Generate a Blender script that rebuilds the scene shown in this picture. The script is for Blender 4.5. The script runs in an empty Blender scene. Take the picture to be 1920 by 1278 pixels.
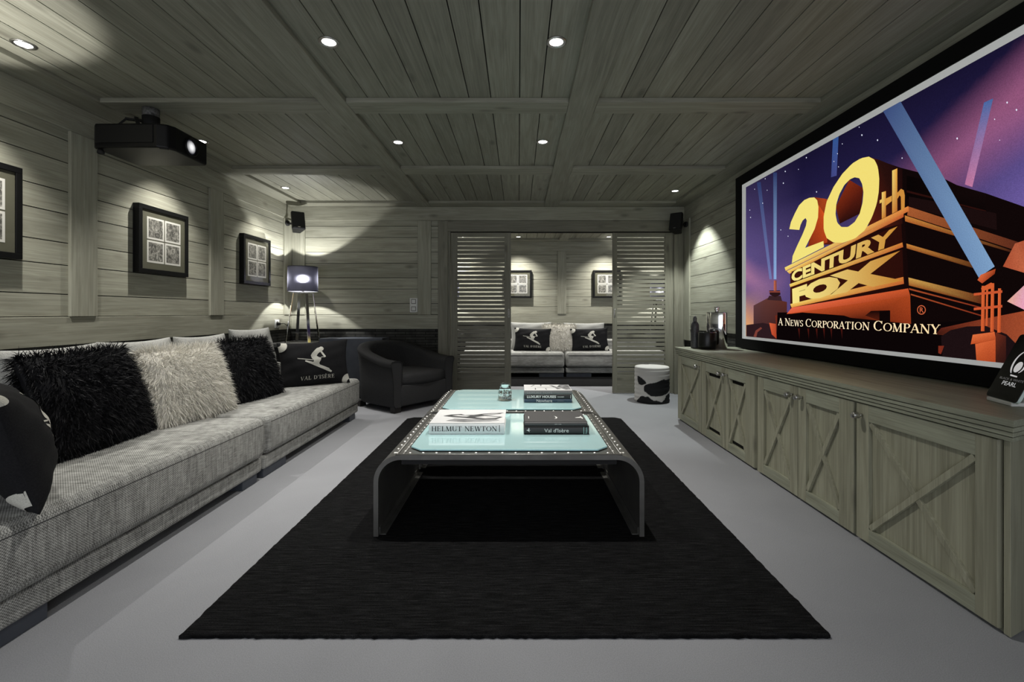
import bpy, bmesh, math, random
from mathutils import Vector, Matrix
random.seed(7)
SC = bpy.context.scene
COL = SC.collection
PI = math.pi
R = math.radians

# ------------------------------------------------------------------ mesh builder
class MB:
    def __init__(s): s.v=[]; s.f=[]; s.m=[]; s.sm=[]; s.cc=None
    def add(s, vs, fs, m=0, smooth=False):
        o=len(s.v); s.v += [tuple(p) for p in vs]
        for f in fs: s.f.append([i+o for i in f]); s.m.append(m); s.sm.append(smooth)
        return s
    def box(s,x0,x1,y0,y1,z0,z1,m=0):
        if x0>x1: x0,x1=x1,x0
        if y0>y1: y0,y1=y1,y0
        if z0>z1: z0,z1=z1,z0
        return s.add([(x0,y0,z0),(x1,y0,z0),(x1,y1,z0),(x0,y1,z0),(x0,y0,z1),(x1,y0,z1),(x1,y1,z1),(x0,y1,z1)],
            [(3,2,1,0),(4,5,6,7),(0,1,5,4),(1,2,6,5),(2,3,7,6),(3,0,4,7)],m)
    def rbox(s,x0,x1,y0,y1,z0,z1,r,seg=4,m=0):
        bm=bmesh.new(); bmesh.ops.create_cube(bm,size=1)
        for v in bm.verts: v.co=Vector(((x0+x1)/2+v.co.x*abs(x1-x0),(y0+y1)/2+v.co.y*abs(y1-y0),(z0+z1)/2+v.co.z*abs(z1-z0)))
        bmesh.ops.bevel(bm,geom=list(bm.edges),offset=r,segments=seg,profile=.5,affect='EDGES')
        return s.bm(bm,m,True)
    def bm(s,bm,m=0,smooth=False):
        bm.verts.index_update()
        s.add([v.co[:] for v in bm.verts],[[v.index for v in f.verts] for f in bm.faces],m,smooth); bm.free(); return s
    def prism(s,pts,z0,z1,m=0,tr=None,smooth=False):
        n=len(pts); tr=tr or (lambda x,y,z:(x,y,z))
        vs=[tr(p[0],p[1],z0) for p in pts]+[tr(p[0],p[1],z1) for p in pts]
        s.add(vs,[list(range(n))[::-1],list(range(n,2*n))],m)
        o=len(s.v)-2*n
        for i in range(n):
            j=(i+1)%n; s.f.append([o+i,o+j,o+n+j,o+n+i]); s.m.append(m); s.sm.append(smooth)
        return s
    def lathe(s,prof,c=(0,0,0),n=32,m=0,axis='z',smooth=True,caps=True):
        vs=[];fs=[]
        for (r,h) in prof:
            for i in range(n):
                a=2*PI*i/n; x,y=r*math.cos(a),r*math.sin(a)
                p={'z':(x,y,h),'x':(h,x,y),'y':(y,h,x)}[axis]
                vs.append((c[0]+p[0],c[1]+p[1],c[2]+p[2]))
        k=len(prof)
        for j in range(k-1):
            for i in range(n):
                a=j*n+i; b=j*n+(i+1)%n; fs.append((a,b,b+n,a+n))
        s.add(vs,fs,m,smooth)
        if caps:
            o=len(s.v)-len(vs)
            s.f.append([o+i for i in range(n)][::-1]); s.m.append(m); s.sm.append(False)
            s.f.append([o+(k-1)*n+i for i in range(n)]); s.m.append(m); s.sm.append(False)
        return s
    def tube(s,path,r,n=8,m=0,smooth=True):
        P=[Vector(p) for p in path]; vs=[];fs=[]
        t0=(P[1]-P[0]).normalized(); up=Vector((0,0,1)) if abs(t0.z)<.9 else Vector((1,0,0))
        u=t0.cross(up).normalized()
        for i,p in enumerate(P):
            t=(P[min(i+1,len(P)-1)]-P[max(i-1,0)]).normalized()
            u=(u-t*u.dot(t)).normalized(); w=t.cross(u)
            rr=r[i] if isinstance(r,(list,tuple)) else r
            for k in range(n):
                a=2*PI*k/n; vs.append(p+(u*math.cos(a)+w*math.sin(a))*rr)
        for i in range(len(P)-1):
            for k in range(n):
                a=i*n+k;b=i*n+(k+1)%n; fs.append((a,b,b+n,a+n))
        fs.append(list(range(n))[::-1]); fs.append([(len(P)-1)*n+k for k in range(n)])
        return s.add(vs,fs,m,smooth)
    def bar(s,a,b,w,t,m=0,up=(0,0,1)):
        a=Vector(a);b=Vector(b);d=(b-a).normalized();u=Vector(up)
        sd=d.cross(u).normalized()*(w/2); nn=sd.cross(d).normalized()*(t/2)
        vs=[a-sd-nn,a+sd-nn,a+sd+nn,a-sd+nn,b-sd-nn,b+sd-nn,b+sd+nn,b-sd+nn]
        return s.add(vs,[(3,2,1,0),(4,5,6,7),(0,1,5,4),(1,2,6,5),(2,3,7,6),(3,0,4,7)],m)
    def polys(s,polys,fn,m=0):
        for q in polys:
            s.add([fn(*p) for p in q],[list(range(len(q)))],m)
        return s
    def build(s,name,mats,parent=None,at=None,bevel=0,seg=2,solid=0):
        me=bpy.data.meshes.new(name); off=Vector(at) if at is not None else Vector((0,0,0))
        me.from_pydata([tuple(Vector(v)-off) for v in s.v],[],s.f)
        for mt in (mats if isinstance(mats,(list,tuple)) else [mats]): me.materials.append(mt)
        me.polygons.foreach_set('material_index',s.m); me.polygons.foreach_set('use_smooth',s.sm)
        if s.cc:
            ca=me.color_attributes.new('tint','FLOAT_COLOR','POINT')
            for i,c in enumerate(s.cc): ca.data[i].color=(c[0],c[1],c[2],1)
        me.update()
        o=bpy.data.objects.new(name,me); COL.objects.link(o)
        if parent is not None: o.parent=parent
        if at is not None and parent is None: o.location=off
        if bevel:
            b=o.modifiers.new('bevel','BEVEL'); b.width=bevel; b.segments=seg; b.limit_method='ANGLE'; b.angle_limit=R(40)
        return o

def thing(name,label,cat,loc=(0,0,0),group=None,rz=0,mat=None):
    o=bpy.data.objects.new(name,None); COL.objects.link(o); o.empty_display_size=.1
    if mat is not None: o.matrix_world=mat
    else: o.location=loc; o.rotation_euler=(0,0,rz)
    o['label']=label; o['category']=cat
    if group: o['group']=group
    return o
def tag(o,label,cat,group=None):
    o['label']=label; o['category']=cat
    if group: o['group']=group
    return o
def struct(o): o['kind']='structure'; return o
def dup(root,loc,label,group=None):
    r=root.copy(); COL.objects.link(r); r.location=loc; r['label']=label
    if group: r['group']=group
    for ch in list(root.children):
        c=ch.copy(); COL.objects.link(c); c.parent=r
        for g in list(ch.children):
            d=g.copy(); COL.objects.link(d); d.parent=c
    return r

# ------------------------------------------------------------------ 2D lettering
def text2d(txt,bold=0.0,res=3):
    cu=bpy.data.curves.new('t','FONT'); cu.body=txt; cu.size=1; cu.offset=bold; cu.resolution_u=res; cu.fill_mode='FRONT'
    o=bpy.data.objects.new('t',cu); COL.objects.link(o)
    dg=bpy.context.evaluated_depsgraph_get(); dg.update()
    me=o.evaluated_get(dg).to_mesh()
    vs=[(v.co.x,v.co.y) for v in me.vertices]; fs=[list(p.vertices) for p in me.polygons]
    o.evaluated_get(dg).to_mesh_clear(); bpy.data.objects.remove(o); bpy.data.curves.remove(cu)
    x0=min(v[0] for v in vs);x1=max(v[0] for v in vs);y0=min(v[1] for v in vs);y1=max(v[1] for v in vs)
    return [((x-x0)/(x1-x0),(y-y0)/(y1-y0)) for x,y in vs],fs
T_,t_=.15,.06
def _l(x0,y0,x1,y1,w): return ('l',x0,y0,x1,y1,w)
def _s(x,y,h): return ('l',x-h,abs(y-.03),x+h,abs(y-.03),t_)
def _a(cx,cy,rx,ry,a0,a1): return ('a',cx,cy,rx,ry,a0,a1)
_E=[_l(.15,0,.15,1,T_),_l(.15,.97,.6,.97,t_),_l(.15,.52,.5,.52,t_),_l(.15,.03,.63,.03,t_),_l(.6,1,.6,.78,t_),_l(.63,0,.63,.24,t_),_s(.13,0,.13),_s(.13,1,.13),_l(.5,.42,.5,.62,t_)]
_P=[_l(.17,0,.17,1,T_),_a(.38,.74,.22,.24,-90,90),_l(.15,.97,.38,.97,t_),_l(.15,.51,.38,.51,t_),_s(.17,0,.15),_s(.1,1,.09)]
GLY={'A':(.8,[_l(.06,0,.38,1,t_),_l(.38,1,.7,0,T_),_l(.17,.35,.58,.35,t_),_s(.07,0,.11),_s(.7,0,.14)]),
'N':(.87,[_l(.13,0,.13,1,t_),_l(.13,.98,.73,.03,T_),_l(.73,0,.73,1,t_),_s(.13,0,.12),_s(.73,1,.12),_s(.08,1,.1)]),
'E':(.73,_E),'È':(.73,_E+[_l(.28,1.28,.45,1.1,.09)]),
'W':(1.08,[_l(.07,1,.31,0,T_),_l(.31,0,.53,1,t_),_l(.53,1,.78,0,T_),_l(.78,0,.99,1,t_),_s(.07,1,.12),_s(.53,1,.1),_s(.98,1,.1)]),
'S':(.62,[_a(.31,.74,.2,.23,30,270),_a(.31,.27,.22,.24,90,-150),_l(.51,.76,.51,.98,t_),_l(.09,.02,.09,.24,t_)]),
'C':(.82,[_a(.43,.5,.37,.47,42,318),_l(.72,.7,.72,.97,t_)]),
'O':(.92,[_a(.45,.5,.39,.47,0,360)]),
'R':(.8,_P+[_l(.36,.5,.68,0,T_),_s(.72,0,.09)]),'P':(.68,_P),
'T':(.78,[_l(.38,0,.38,1,T_),_l(.03,.97,.73,.97,t_),_l(.05,1,.05,.76,t_),_l(.71,1,.71,.76,t_),_s(.38,0,.15)]),
'I':(.42,[_l(.2,0,.2,1,T_),_s(.2,0,.15),_s(.2,1,.15)]),
'M':(1.0,[_l(.12,0,.14,1,t_),_l(.14,1,.46,.03,T_),_l(.46,.03,.8,1,t_),_l(.8,1,.84,0,T_),_s(.12,0,.12),_s(.84,0,.14),_s(.09,1,.08),_s(.84,1,.1)]),
'Y':(.76,[_l(.07,1,.37,.45,T_),_l(.37,.45,.66,1,t_),_l(.37,0,.37,.47,T_),_s(.08,1,.13),_s(.66,1,.1),_s(.37,0,.15)]),
'V':(.76,[_l(.07,1,.38,0,T_),_l(.38,0,.68,1,t_),_s(.08,1,.14),_s(.68,1,.11)]),
'L':(.68,[_l(.15,0,.15,1,T_),_l(.15,.03,.6,.03,t_),_l(.6,0,.6,.26,t_),_s(.15,1,.14),_s(.13,0,.13)]),
'D':(.88,[_l(.17,0,.17,1,T_),_a(.36,.5,.42,.47,-90,90),_l(.05,.97,.36,.97,t_),_l(.05,.03,.36,.03,t_)]),
'H':(.9,[_l(.17,0,.17,1,T_),_l(.72,0,.72,1,T_),_l(.15,.5,.7,.5,t_),_s(.17,0,.14),_s(.17,1,.14),_s(.72,0,.14),_s(.72,1,.14)]),
'U':(.84,[_l(.15,1,.15,.32,T_),_a(.42,.32,.27,.3,180,360),_l(.69,.3,.69,1,t_),_s(.15,1,.14),_s(.69,1,.1)]),
"'":(.22,[_l(.13,1,.07,.7,.1)])}
def serif2d(txt,small=.8,gap=.06,space=.42):
    """list of convex quads, scaled into the unit square"""
    out=[];x=0
    for ch in txt:
        if ch==' ': x+=space; continue
        k=1.0 if (ch.upper()==ch) else small
        w,st=GLY[ch.upper()]
        for q in st:
            if q[0]=='l':
                _,ax,ay,bx,by,wd=q; L=math.hypot(bx-ax,by-ay); nx,ny=-(by-ay)/L*wd/2,(bx-ax)/L*wd/2
                out.append([(x+k*px,k*py) for px,py in ((ax+nx,ay+ny),(ax-nx,ay-ny),(bx-nx,by-ny),(bx+nx,by+ny))])
            else:
                _,cx,cy,rx,ry,a0,a1=q; n=max(6,int(abs(a1-a0)/24)); prev=None
                for i in range(n+1):
                    a=R(a0+(a1-a0)*i/n); wd=(t_+(T_-t_)*abs(math.cos(a)))/2
                    e=((rx+wd)*math.cos(a),(ry+wd*.7)*math.sin(a)); f=((rx-wd)*math.cos(a),(ry-wd*.7)*math.sin(a))
                    cur=[(x+k*(cx+e[0]),k*(cy+e[1])),(x+k*(cx+f[0]),k*(cy+f[1]))]
                    if prev: out.append([prev[0],prev[1],cur[1],cur[0]])
                    prev=cur
        x+=k*(w+gap)
    xs=[p[0] for q in out for p in q]; a,b=min(xs),max(xs)
    return [[((p[0]-a)/(b-a),p[1]) for p in q] for q in out]
def homography(q):
    """unit square -> quad (TL,TR,BR,BL), y up"""
    (x0,y0),(x1,y1),(x2,y2),(x3,y3)=q[3],q[2],q[1],q[0]
    dx1,dx2,dx3=x1-x2,x3-x2,x0-x1+x2-x3; dy1,dy2,dy3=y1-y2,y3-y2,y0-y1+y2-y3
    det=dx1*dy2-dx2*dy1; g=(dx3*dy2-dx2*dy3)/det; h=(dx1*dy3-dx3*dy1)/det
    a,b,c=x1-x0+g*x1,x3-x0+h*x3,x0; d,e,f=y1-y0+g*y1,y3-y0+h*y3,y0
    return lambda u,v:((a*u+b*v+c)/(g*u+h*v+1),(d*u+e*v+f)/(g*u+h*v+1))

# ------------------------------------------------------------------ materials
def srgb(h):
    r=[]
    for i in (0,2,4):
        c=int(h[i:i+2],16)/255; r.append(c/12.92 if c<=.04045 else ((c+.055)/1.055)**2.4)
    return tuple(r)
def mat(name,base=(.5,.5,.5),rough=.6,metal=0,spec=.5,emit=None,es=0,coat=0,trans=0,ior=1.45):
    m=bpy.data.materials.new(name); m.use_nodes=True; b=m.node_tree.nodes['Principled BSDF']; I=b.inputs
    I['Base Color'].default_value=(*base,1); I['Roughness'].default_value=rough; I['Metallic'].default_value=metal
    I['Specular IOR Level'].default_value=spec; I['Coat Weight'].default_value=coat; I['Transmission Weight'].default_value=trans; I['IOR'].default_value=ior
    if emit: I['Emission Color'].default_value=(*emit,1); I['Emission Strength'].default_value=es
    return m
class NT:
    def __init__(s,m): s.t=m.node_tree; s.n=s.t.nodes; s.l=s.t.links; s.b=s.n['Principled BSDF']
    def new(s,ty,**k):
        x=s.n.new(ty)
        for a,b in k.items():
            if a in x.inputs.keys(): x.inputs[a].default_value=b
            else: setattr(x,a,b)
        return x
    def L(s,a,b): s.l.new(a,b)
    def coord(s,scale,rand=True):
        tc=s.new('ShaderNodeTexCoord'); mp=s.new('ShaderNodeMapping'); mp.inputs['Scale'].default_value=scale
        s.L(tc.outputs['Object'],mp.inputs['Vector'])
        if not rand: return mp.outputs['Vector'],None
        g=s.new('ShaderNodeNewGeometry'); mu=s.new('ShaderNodeVectorMath',operation='MULTIPLY_ADD')
        cb=s.new('ShaderNodeCombineXYZ')
        for i in range(3): s.L(g.outputs['Random Per Island'],cb.inputs[i])
        s.L(cb.outputs[0],mu.inputs[0]); mu.inputs[1].default_value=(37,53,71); s.L(mp.outputs['Vector'],mu.inputs[2])
        return mu.outputs['Vector'],g.outputs['Random Per Island']
    def ramp(s,f,stops):
        r=s.new('ShaderNodeValToRGB'); e=r.color_ramp.elements
        while len(e)<len(stops): e.new(.5)
        for i,(p,c) in enumerate(stops): e[i].position=p; e[i].color=(*c,1) if len(c)==3 else c
        s.L(f,r.inputs[0]); return r.outputs[0]
    def mix(s,f,a,b,mode='MIX'):
        x=s.new('ShaderNodeMix',data_type='RGBA',blend_type=mode)
        for sock,val in ((x.inputs[0],f),(x.inputs[6],a),(x.inputs[7],b)):
            if hasattr(val,'links'): s.L(val,sock)
            elif isinstance(val,(int,float)): sock.default_value=val
            else: sock.default_value=(*val,1)
        return x.outputs[2]
    def noise(s,vec,scale,detail=3,dist=0,rough=.5):
        n=s.new('ShaderNodeTexNoise',Scale=scale,Detail=detail,Distortion=dist,Roughness=rough); s.L(vec,n.inputs['Vector']); return n.outputs['Fac']
    def bump(s,h,st=.2,d=.002):
        b=s.new('ShaderNodeBump',Strength=st,Distance=d); s.L(h,b.inputs['Height']); s.L(b.outputs[0],s.b.inputs['Normal'])
    def base(s,c): s.L(c,s.b.inputs['Base Color'])
    def math(s,op,a,b):
        x=s.new('ShaderNodeMath',operation=op)
        for sock,val in ((x.inputs[0],a),(x.inputs[1],b)):
            if hasattr(val,'links'): s.L(val,sock)
            else: sock.default_value=val
        return x.outputs[0]
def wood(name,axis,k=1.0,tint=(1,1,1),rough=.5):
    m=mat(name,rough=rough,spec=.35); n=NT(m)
    sc=[11,11,11]; sc[axis]=.9
    v,rnd=n.coord(sc)
    g1=n.noise(v,1.6,5,1.2,.6)
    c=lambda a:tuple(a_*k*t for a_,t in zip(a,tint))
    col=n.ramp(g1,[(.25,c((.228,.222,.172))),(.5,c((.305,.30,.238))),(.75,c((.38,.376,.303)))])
    sc2=[150,150,150]; sc2[axis]=3; v2,_=n.coord(sc2)
    col=n.mix(.35,col,n.ramp(n.noise(v2,1,2),[(.3,(.35,.35,.35)),(.7,(.75,.75,.75))]),'OVERLAY')
    # knots
    sk=[7,7,7]; sk[axis]=2.6; v3,_=n.coord(sk)
    vo=n.new('ShaderNodeTexVoronoi',Scale=1.0); n.L(v3,vo.inputs['Vector'])
    kn=n.ramp(vo.outputs['Distance'],[(.06,(1,1,1)),(.21,(0,0,0))])
    sel=n.ramp(n.new('ShaderNodeSeparateColor').outputs[0] if False else vo.outputs['Color'],[(.50,(0,0,0)),(.56,(1,1,1))])
    kk=n.math('MULTIPLY',kn,sel)
    col=n.mix(n.math('MULTIPLY',kk,.6),col,c((.11,.10,.08)))
    br=n.ramp(rnd,[(0,(.86,.86,.86)),(1,(1.08,1.08,1.08))])
    col=n.mix(1.0,col,br,'MULTIPLY')
    n.base(col); n.bump(g1,.12,.003)
    return m
WX,WY,WZ=wood('wood_x',0),wood('wood_y',1),wood('wood_z',2)
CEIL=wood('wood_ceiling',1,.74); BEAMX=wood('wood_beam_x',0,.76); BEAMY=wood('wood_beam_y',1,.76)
CABZ=wood('cabinet_wood_z',2,.92,(1,1.0,.92)); CABY=wood('cabinet_wood_y',1,.95,(.96,1,.95))
DOORX=wood('door_wood_x',0,.62,(1,.98,.96)); DOORZ=wood('door_wood_z',2,.66,(1,.98,.96))
DARK=mat('dark_gap',(.008,.008,.007),.9,spec=.1)
BLACK=mat('black_plastic',(.004,.004,.0045),.38,spec=.25)
BLACKM=mat('black_matte',(.012,.012,.012),.7,spec=.3)
FRAMEBLK=mat('frame_black',(.004,.004,.004),.45,spec=.25)
CHROME=mat('chrome',(.75,.75,.74),.08,1)
STEEL=mat('brushed_steel',(.52,.51,.49),.3,1)
WHITE=mat('white_plastic',(.7,.7,.68),.4)
PAPER=mat('paper_white',(.52,.51,.465),.6)
def m_floor():
    m=mat('grey_carpet',rough=.95,spec=.1); n=NT(m); v,_=n.coord((1,1,1),False)
    a=n.noise(v,2.2,4,.6); b=n.noise(v,320,2)
    col=n.mix(a,(.232,.235,.248),(.292,.296,.312)); col=n.mix(.35,col,n.ramp(b,[(.3,(.3,.3,.3)),(.7,(.7,.7,.7))]),'OVERLAY')
    n.base(col); n.bump(b,.25,.004); return m
def m_rug():
    m=mat('black_rug',rough=.95,spec=.08); n=NT(m); v,_=n.coord((1,1,1),False)
    v2,_=n.coord((7,90,1),False)
    a=n.noise(v2,1.6,4); b=n.noise(v,420,2,0,.7)
    c=n.mix(.5,n.ramp(a,[(.3,(.0,.0,.0)),(.75,(1,1,1))]),n.ramp(b,[(.42,(0,0,0)),(.78,(1,1,1))]))
    n.base(n.ramp(c,[(.15,(.004,.004,.0042)),(.6,(.020,.020,.0205)),(1,(.10,.10,.10))])); n.bump(b,.8,.01); return m
def m_weave():
    m=mat('grey_weave',rough=.9,spec=.15); n=NT(m); v,_=n.coord((1,1,1),False)
    ck=n.new('ShaderNodeTexChecker',Scale=210.0); n.L(v,ck.inputs['Vector'])
    v2,_=n.coord((1,160,14),False); v3,_=n.coord((14,14,160),False)
    a=n.noise(v2,1,3); b=n.noise(v3,1.5,3); d=n.noise(v,8,3)
    s=n.math('ADD',n.math('MULTIPLY',ck.outputs['Fac'],.28),n.math('ADD',n.math('MULTIPLY',a,.5),n.math('MULTIPLY',b,.5)))
    s=n.math('ADD',s,n.math('MULTIPLY',n.math('SUBTRACT',d,.5),.25))
    n.base(n.ramp(s,[(.35,(.07,.07,.066)),(.62,(.24,.24,.225)),(.9,(.55,.55,.52))])); n.bump(ck.outputs['Fac'],.35,.003); return m
def m_slate():
    m=mat('dark_slate',rough=.75,spec=.3); n=NT(m)
    tc=n.new('ShaderNodeTexCoord'); sp=n.new('ShaderNodeSeparateXYZ'); n.L(tc.outputs['Object'],sp.inputs[0])
    cb=n.new('ShaderNodeCombineXYZ'); n.L(n.math('ADD',sp.outputs[0],sp.outputs[1]),cb.inputs[0]); n.L(sp.outputs[2],cb.inputs[1])
    br=n.new('ShaderNodeTexBrick',Scale=1.0); n.L(cb.outputs[0],br.inputs['Vector'])
    for k,val in (('Brick Width',.26),('Row Height',.035),('Mortar Size',.004),('Color1',(.05,.05,.046,1)),('Color2',(.022,.022,.02,1)),('Mortar',(.004,.004,.004,1))): br.inputs[k].default_value=val
    nz=n.noise(tc.outputs['Object'],14,4)
    n.base(n.mix(.8,br.outputs['Color'],n.ramp(nz,[(.3,(.3,.3,.3)),(.75,(.85,.85,.8))]),'OVERLAY')); n.bump(br.outputs['Color'],.8,.02); return m
def m_noisy(name,a,b,scale,rough=.8,spec=.2,bst=.3):
    m=mat(name,rough=rough,spec=spec); n=NT(m); v,_=n.coord((1,1,1),False); f=n.noise(v,scale,4); n.base(n.ramp(f,[(.3,a),(.7,b)])); n.bump(f,bst,.002); return m
def m_fur(name,a,b,rough=.7):
    m=mat(name,rough=rough,spec=.15); n=NT(m); g=n.new('ShaderNodeNewGeometry'); n.base(n.ramp(g.outputs['Random Per Island'],[(0,a),(1,b)])); return m
def m_tint(name,emis=0,rough=.6,grain=0):
    m=mat(name,rough=rough); n=NT(m); at=n.new('ShaderNodeVertexColor',layer_name='tint'); c=at.outputs['Color']
    if grain:
        v,_=n.coord((1,1,1),False); f=n.noise(v,260,1); c=n.mix(grain,c,n.ramp(f,[(.25,(.2,.2,.2)),(.75,(.8,.8,.8))]),'OVERLAY')
    if emis:
        n.b.inputs['Base Color'].default_value=(0,0,0,1); n.b.inputs['Specular IOR Level'].default_value=0
        n.L(c,n.b.inputs['Emission Color']); n.b.inputs['Emission Strength'].default_value=emis
    else: n.base(c)
    return m
FLOOR,RUG,WEAVE,SLATE=m_floor(),m_rug(),m_weave(),m_slate()
PICT=m_tint('projected_picture',1.0,grain=.25)
CHAIRF=m_noisy('charcoal_fabric',(.020,.020,.021),(.036,.036,.037),160)
GUN=m_noisy('gunmetal',(.13,.127,.117),(.20,.196,.182),9,.36,.5,.05); NT(GUN).b.inputs['Metallic'].default_value=.6
RIVET=mat('rivet_steel',(.85,.84,.8),.35,.7)
FURB=m_fur('black_fur',(.003,.003,.004),(.014,.014,.016),.55); FURW=m_fur('white_fur',(.46,.44,.385),(.82,.79,.72))
VALB=m_noisy('black_knit',(.006,.006,.007),(.013,.013,.014),220,.85,.2)
CREAM=m_noisy('cream_knit',(.42,.41,.36),(.6,.59,.53),300,.85,.2)
LIGHTW=m_noisy('light_weave',(.27,.27,.255),(.5,.5,.475),240,.9,.15,.5)
BLUEG=m_noisy('blue_grey_panel',(.055,.062,.078),(.075,.082,.1),12,.5,.4,.05)
MOTTLE=m_noisy('mottled_stone',(.03,.03,.03),(.16,.16,.155),70,.5,.4,.3)
OLIVE=mat('olive_mount',(.075,.073,.047),.8)
def m_print():
    m=mat('sketch_print',rough=.6); n=NT(m); v,r=n.coord((1,1,1))
    a=n.noise(v,16,5,2.5); b=n.noise(v,55,3,1.5)
    n.base(n.ramp(n.math('ADD',n.math('MULTIPLY',a,.6),n.math('MULTIPLY',b,.4)),[(.36,(.012,.012,.012)),(.5,(.12,.116,.1)),(.62,(.32,.31,.27))])); return m
PRINT=m_print()
def m_pane():
    m=bpy.data.materials.new('picture_glass'); m.use_nodes=True; t=m.node_tree; t.nodes.clear()
    o=t.nodes.new('ShaderNodeOutputMaterial'); mx=t.nodes.new('ShaderNodeMixShader'); tr=t.nodes.new('ShaderNodeBsdfTransparent'); gl=t.nodes.new('ShaderNodeBsdfGlossy'); fr=t.nodes.new('ShaderNodeFresnel')
    gl.inputs['Roughness'].default_value=.04; fr.inputs['IOR'].default_value=1.35
    mx.inputs[0].default_value=.05; t.links.new(tr.outputs[0],mx.inputs[1]); t.links.new(gl.outputs[0],mx.inputs[2]); t.links.new(mx.outputs[0],o.inputs[0]); return m
PANE=m_pane()
TEAL=mat('frosted_teal_glass',(.43,.64,.65),.05,spec=.8,coat=.5)
TEALE=mat('teal_glass_edge',(.5,.85,.88),.2,spec=.6)
CLEAR=mat('clear_glass',(.93,.97,.96),.02,trans=1,ior=1.5)
GLOW=mat('lamp_lens',(1,1,1),.5,emit=(1,.98,.93),es=14)
def m_shade():
    m=bpy.data.materials.new('grey_lamp_shade'); m.use_nodes=True; t=m.node_tree; t.nodes.clear()
    o=t.nodes.new('ShaderNodeOutputMaterial'); mx=t.nodes.new('ShaderNodeMixShader'); a=t.nodes.new('ShaderNodeBsdfDiffuse'); b=t.nodes.new('ShaderNodeBsdfRefraction')
    a.inputs[0].default_value=(.07,.07,.085,1); b.inputs[0].default_value=(.2,.2,.25,1); b.inputs['Roughness'].default_value=.78; b.inputs['IOR'].default_value=1.3; mx.inputs[0].default_value=.10
    t.links.new(a.outputs[0],mx.inputs[1]); t.links.new(b.outputs[0],mx.inputs[2]); t.links.new(mx.outputs[0],o.inputs[0]); return m
SHADE=m_shade()
PIPE=mat('piping_grey',(.06,.06,.057),.9)
# ------------------------------------------------------------------ the room
XL,XR,YB,ZC,ZB,Y0=-2.94,2.155,6.01,2.45,2.418,-1.3
YF,FXL,FXR=8.95,-3.3,3.7
def zrows(lo,hi):
    zs=[lo]; k=-12
    v=sorted([1.0245+.333*k for k in range(-4,6)]+[1.1695+.333*k for k in range(-4,6)])
    zs+= [z for z in v if lo+.02<z<hi-.02]; return zs+[hi]
def xrows(lo,hi):
    v=sorted([.008+.33*k for k in range(-14,14)]+[.151+.33*k for k in range(-14,14)])
    return [lo]+[z for z in v if lo+.02<z<hi-.02]+[hi]
G=.003
def planks_x(mb,xf,sgn,y0,y1,lo,hi,m=0):      # wall whose face is at x=xf, thickness behind it
    zs=zrows(lo,hi)
    for a,b in zip(zs,zs[1:]): mb.box(xf,xf+sgn*.02,y0,y1,a+G,b-G,m)
    mb.box(xf+sgn*.012,xf+sgn*.06,y0,y1,lo,hi,1)
def planks_y(mb,yf,x0,x1,lo,hi,m=0,th=.06):
    zs=zrows(lo,hi)
    for a,b in zip(zs,zs[1:]): mb.box(x0,x1,yf,yf+.02,a+G,b-G,m)
    mb.box(x0,x1,yf+.012,yf+th,lo,hi,1)
struct(MB().box(FXL-.1,FXR+.1,Y0,YF+.1,-.05,0).build('floor',FLOOR))
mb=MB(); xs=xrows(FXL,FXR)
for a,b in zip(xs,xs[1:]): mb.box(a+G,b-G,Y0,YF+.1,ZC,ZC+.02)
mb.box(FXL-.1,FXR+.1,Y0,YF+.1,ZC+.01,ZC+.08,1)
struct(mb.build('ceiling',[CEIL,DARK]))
mb=MB(); planks_x(mb,XL,-1,Y0,YB,.84,ZB+.03); mb.box(XL-.06,XL,Y0,YB,0,.84,2)
struct(mb.build('wall_left',[WY,DARK,SLATE]))
mb=MB(); planks_x(mb,XR,1,Y0,YB,.84,ZB+.03); mb.box(XR,XR+.06,Y0,YB,0,.84,2)
struct(mb.build('wall_right',[WY,DARK,SLATE]))
DX0,DX1,DZ=-.91,2.01,2.10
mb=MB(); planks_y(mb,YB,XL-.06,DX0,.84,ZB+.03,th=.12); mb.box(XL-.06,-1.03,YB+.005,YB+.12,0,.84,2); mb.box(-1.03,DX0,YB+.002,YB+.12,0,.84,3)
planks_y(mb,YB,DX0,XR+.06,DZ,ZB+.03,th=.12); mb.box(DX1,XR+.06,YB,YB+.12,0,DZ,3)
struct(mb.build('wall_back',[WX,DARK,SLATE,WZ]))
mb=MB(); planks_y(mb,YF,FXL,FXR,.84,ZB+.03); mb.box(FXL,FXR,YF,YF+.06,0,.84,2)
struct(mb.build('wall_far',[WX,DARK,SLATE]))
for nm,x,s in (('wall_far_left',FXL,-1),('wall_far_right',FXR,1)):
    mb=MB(); planks_x(mb,x,s,YB+.12,YF,.84,ZB+.03); mb.box(x,x+s*.06,YB+.12,YF,0,.84,2); struct(mb.build(nm,[WY,DARK,SLATE]))
TN=[0]
def trim(mb,m,bev=.003):
    TN[0]+=1; return struct(mb.build('trim_%d'%TN[0],m,bevel=bev))
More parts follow.
